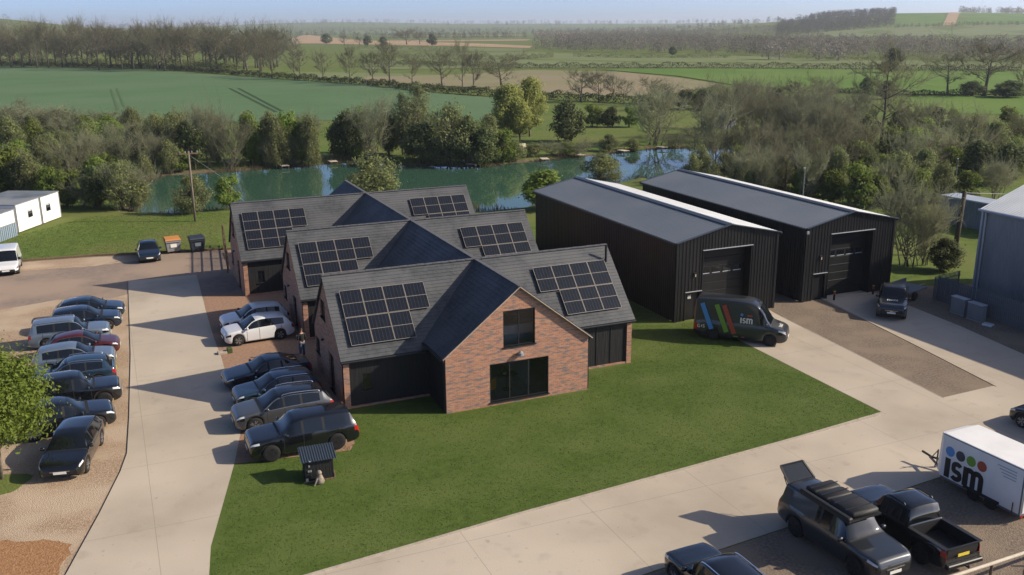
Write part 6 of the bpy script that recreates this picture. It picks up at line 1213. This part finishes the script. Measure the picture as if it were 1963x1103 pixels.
# ------------------------------------------------------------------ far woods: masses nobody could count
def wood(name, poly, n, h, m, label, seed, drape=False, spike=1.0):
    rng = np.random.default_rng(seed); P = np.array(poly); lo, hi = P.min(0), P.max(0); Q = []
    while len(Q) < n:
        c = rng.uniform(lo, hi); ins = False
        for i in range(len(P)):
            (ax_, ay), (bx_, by) = P[i], P[(i+1) % len(P)]
            if (ay > c[1]) != (by > c[1]) and c[0] < (bx_-ax_)*(c[1]-ay)/(by-ay)+ax_: ins = not ins
        if ins: Q.append(c)
    Q = np.array(Q); z = terr(Q[:,0], Q[:,1]); k = 80; A = np.repeat(np.column_stack([Q, z]), k, 0); hh = np.repeat(h*rng.uniform(.7,1.15,n), k); w = np.repeat(h*rng.uniform(.30,.44,n), k)
    a = rng.uniform(0,6.283,n*k); q = np.sqrt(rng.uniform(0,1,n*k)); zz = rng.uniform(.12,1,n*k); pr = np.sin(np.pi*(.1+.82*zz))**.7
    Cc = A+np.column_stack([np.cos(a)*q*w*pr, np.sin(a)*q*w*pr, hh*zz]); V, F = leaf_quads(Cc, h*.055, rng, -.5*spike, 2.6)
    return tag(link(name, npmesh(name, V, F, m)), label, 'wood', kind='stuff')
wood('far_wood', WOOD_R, 1500, 9.5, M['far_wood'], 'wide grey brown leafless wood across the far right', 31)
wood('far_wood', [pxpos(p, d) for p, d in ((1475,1330),(1690,1500),(1690,1900),(1560,1950),(1475,1700))], 900, 11, M['far_wood_dark'], 'dark wood covering the hill top at the far right', 32)
wood('far_wood', [pxpos(p, d) for p, d in ((1810,1990),(2300,2000),(2300,2300),(1800,2250))], 500, 12, M['far_wood'], 'wooded skyline of the hill at the top right corner', 33)
wood('far_wood', [pxpos(p, d) for p, d in ((-300,1300),(60,1350),(60,1950),(-300,2000))], 420, 14, M['far_wood'], 'wooded hill on the skyline at the far left', 34)
wood('far_wood', [pxpos(p, d) for p, d in ((-150,760),(560,700),(600,900),(-150,950))], 420, 11, M['far_wood'], 'leafless wood behind the tall far belt of trees', 35)
wood('far_wood', [pxpos(p, d) for p, d in ((690,1440),(1010,1400),(1010,1480),(690,1520))], 120, 9, M['far_wood_dark'], 'dark belt of trees above the tan strips in the middle distance', 39)
wood('far_wood', [pxpos(p, d) for p, d in ((560,1990),(1480,1960),(1480,2080),(560,2120))], 260, 10, M['far_wood_dark'], 'long dark belt of trees across the hazy distance', 40)
wood('far_wood', [pxpos(p, d) for p, d in ((1020,1250),(1130,1250),(1480,1400),(1470,1600),(1030,1650))], 420, 10, M['far_wood'], 'grey brown wood rising behind the wide leafless one', 41)
wood('far_wood', [pxpos(p, d) for p, d in ((560,2500),(1480,2500),(1490,3100),(560,3200))], 500, 11, M['far_wood'], 'hazy patchwork of distant woods below the skyline', 36)
wood('far_wood', [pxpos(p, d) for p, d in ((-200,4200),(2200,4200),(2200,5600),(-200,5600))], 900, 20, M['far_wood_dark'], 'thin dark line of trees along the horizon', 37)
wood('far_wood', [pxpos(p, d) for p, d in ((1690,1440),(2300,1440),(2300,1475),(1690,1475))], 170, 6, M['far_wood_dark'], 'dark hedge line along the foot of the far hill', 38)
for k, (px, d) in enumerate(((1482,512),(1592,496),(1556,505),(1462,520))):
    x, y = pxpos(px, d*.985); rng = np.random.default_rng(80+k); P = rng.normal(0,1,(260,3))*np.array([[2.2,2.2,2.4]]); P[:,2] += 4.5; P = P[P[:,2] > .5]; V, F = leaf_quads(P, .8, rng)
    t = thing('blossom_tree', ['leftmost but one of the pale blossom trees before the far wood','rightmost and largest pale blossom tree before the far wood','pale blossom tree just left of the largest one before the far wood','leftmost pale blossom tree before the far wood'][k], 'tree', (x, y, 0), 0, 'pale blossom trees'); link('crown', npmesh('crown', V, F, M['blossom']), t)
    MB().tube([(0,0,0),(0,0,4)], [.25,.12], 6).build('trunk', M['bark'], t)

# ------------------------------------------------------------------ lake margin
rng = np.random.default_rng(9); A = []
for i in range(len(LK)):
    a, c = LK[i], LK[(i+1) % len(LK)]; L_ = np.linalg.norm(c-a); n = int(L_*16); f = rng.uniform(0,1,(n,1)); A.append(a+(c-a)*f+rng.normal(0,.5,(n,2)))
A = np.concatenate(A); A = np.column_stack([A, np.full(len(A), -.35)]); hgt = rng.uniform(.4,1.25,(len(A),1))*(.5+.5*np.sin(A[:,:1]*.5)*np.sin(A[:,1:2]*.4)); B_ = A+np.column_stack([rng.normal(0,.15,(len(A),2)), np.zeros(len(A))])+hgt*np.array([[0,0,1.0]])
V, F = twig_quads(A, B_, .035); tag(link('reeds', npmesh('reeds', V, F, M['reed'])), 'dry reeds and sedge along the lake shore', 'reeds', kind='stuff')
def jetty(x, y, rz, label):
    t = thing('fishing_platform', label, 'platform', (x, y, -.28), rz, 'fishing platforms round the lake')
    for i in range(7): MB().box(-.55+.0,.55,-.9+i*.26,-.9+i*.26+.23,.42,.46).build('plank', M['pale_wood'], t)
    for sx in (-.45,.45):
        for sy in (-.8,.8): MB().tube([(sx,sy,-.6),(sx,sy,.42)], .045, 6).build('post', M['wood'], t)
for x, y, r_, lab in ((22.0,130.2,0,'fishing platform on the far left shore of the lake'),(45.8,119.6,.5,'fishing platform at the tip of the wooded point'),(57.0,120.3,-.2,'fishing platform right of the wooded point'),(63.5,122.0,0,'fishing platform below the round tree'),(71.5,123.2,.2,'fishing platform in the far right bay of the lake'),(79.0,124.2,.1,'rightmost fishing platform near the bare copse'),(29.0,131.3,0,'fishing platform half hidden behind the bush on the near shore')): jetty(x, y, r_, lab)
# lopped branch over the water
t = thing('broken_branch', 'pale bare broken branch leaning over the water at the wooded point', 'branch', (46.2,119.2,-.3)); MB().tube([(-.1,0,0),(-.1,.1,1.4),(.5,.1,2.3),(2.0,.2,3.0)], [.07,.06,.07,.05], 6).build('limb', M['bark_pale'], t)
t = thing('bench', 'small pale bench at the dark pit on the far lawn', 'bench', (58.5,131.5,0), .2)
MB().box(-.8,.8,-.22,.22,.42,.47).build('seat', M['pale_wood'], t); MB().box(-.8,.8,.2,.24,.5,.95).build('backrest', M['pale_wood'], t)
for s in (-.7,.7): MB().box(s-.04,s+.04,-.2,.2,0,.42).build('leg', M['wood'], t)
t = thing('summer_house', 'small blue grey shed roof among the bare copse', 'shed', (104.5,143.5,0), .3); MB().box(-2,2,-1.5,1.5,0,2.2).build('wall', M['fence_grey'], t); MB().add([(-2.2,-1.7,2.15),(2.2,-1.7,2.15),(2.2,0,3.1),(-2.2,0,3.1),(2.2,1.7,2.15),(-2.2,1.7,2.15)], [(0,1,2,3),(3,2,4,5)]).build('roof', M['shed_roof'], t)

# ------------------------------------------------------------------ grass blades on the lawn and the bank
def blades(poly, n, h, label, seed, ymin=-1e9):
    rng = np.random.default_rng(seed); P = np.array(poly); lo, hi = P.min(0), P.max(0); Q = rng.uniform(lo, hi, (n,2)); ins = np.zeros(n, bool)
    for i in range(len(P)):
        (ax_, ay), (bx_, by) = P[i], P[(i+1) % len(P)]; ins ^= ((ay > Q[:,1]) != (by > Q[:,1])) & (Q[:,0] < (bx_-ax_)*(Q[:,1]-ay)/((by-ay) if by != ay else 1e-9)+ax_)
    Q = Q[ins]; n = len(Q); a = rng.uniform(0,6.283,n); w = rng.uniform(.02,.05,n); hh = h*rng.uniform(.5,1.3,n)
    A = np.column_stack([Q[:,0]-np.cos(a)*w, Q[:,1]-np.sin(a)*w, np.full(n,.012)]); B = np.column_stack([Q[:,0]+np.cos(a)*w, Q[:,1]+np.sin(a)*w, np.full(n,.012)]); T_ = np.column_stack([Q[:,0]+rng.normal(0,.03,n), Q[:,1]+rng.normal(0,.03,n), hh])
    V = np.stack([A,B,T_], 1).reshape(-1,3); return tag(link('grass', npmesh('grass', V, np.arange(3*n).reshape(n,3), M['grass_blade'])), label, 'grass', kind='stuff')
blades([(3.6,38.9),(1.6,30.8),(1.3,28.95),(13.3,30.2),(20.9,30.8),(33.4,31.8),(33.7,43.5),(33.6,47.8),(32,48),(26.2,50),(26,42.8),(22,42.8),(21.9,40.3),(13.8,40.3),(13.8,42.7),(9.6,42.7),(9.0,39)], 110000, .03, 'short mown blades of the lawn', 41)
blades([(-12,92),(-12,86),(-2,84.5),(2.7,83.3),(8,82.5),(8.5,90),(12,98),(6,101),(2,102),(-3,103),(-5,100)], 22000, .05, 'rough grass blades on the bank below the lake', 42)

# ------------------------------------------------------------------ haze
hz = MB().box(-5600,9400,-260,9900,-4,75)
m = bpy.data.materials.new('haze'); m.use_nodes = True; N = m.node_tree.nodes; N.remove(N['Principled BSDF']); v = N.new('ShaderNodeVolumePrincipled'); v.inputs['Color'].default_value = (.80,.88,1.0,1); v.inputs['Density'].default_value = .00013; v.inputs['Anisotropy'].default_value = .2
m.node_tree.links.new(v.outputs[0], N['Material Output'].inputs['Volume'])
HAZE = True
if HAZE: tag(hz.build('haze', m), 'thin bluish air over the whole landscape', kind='stuff')
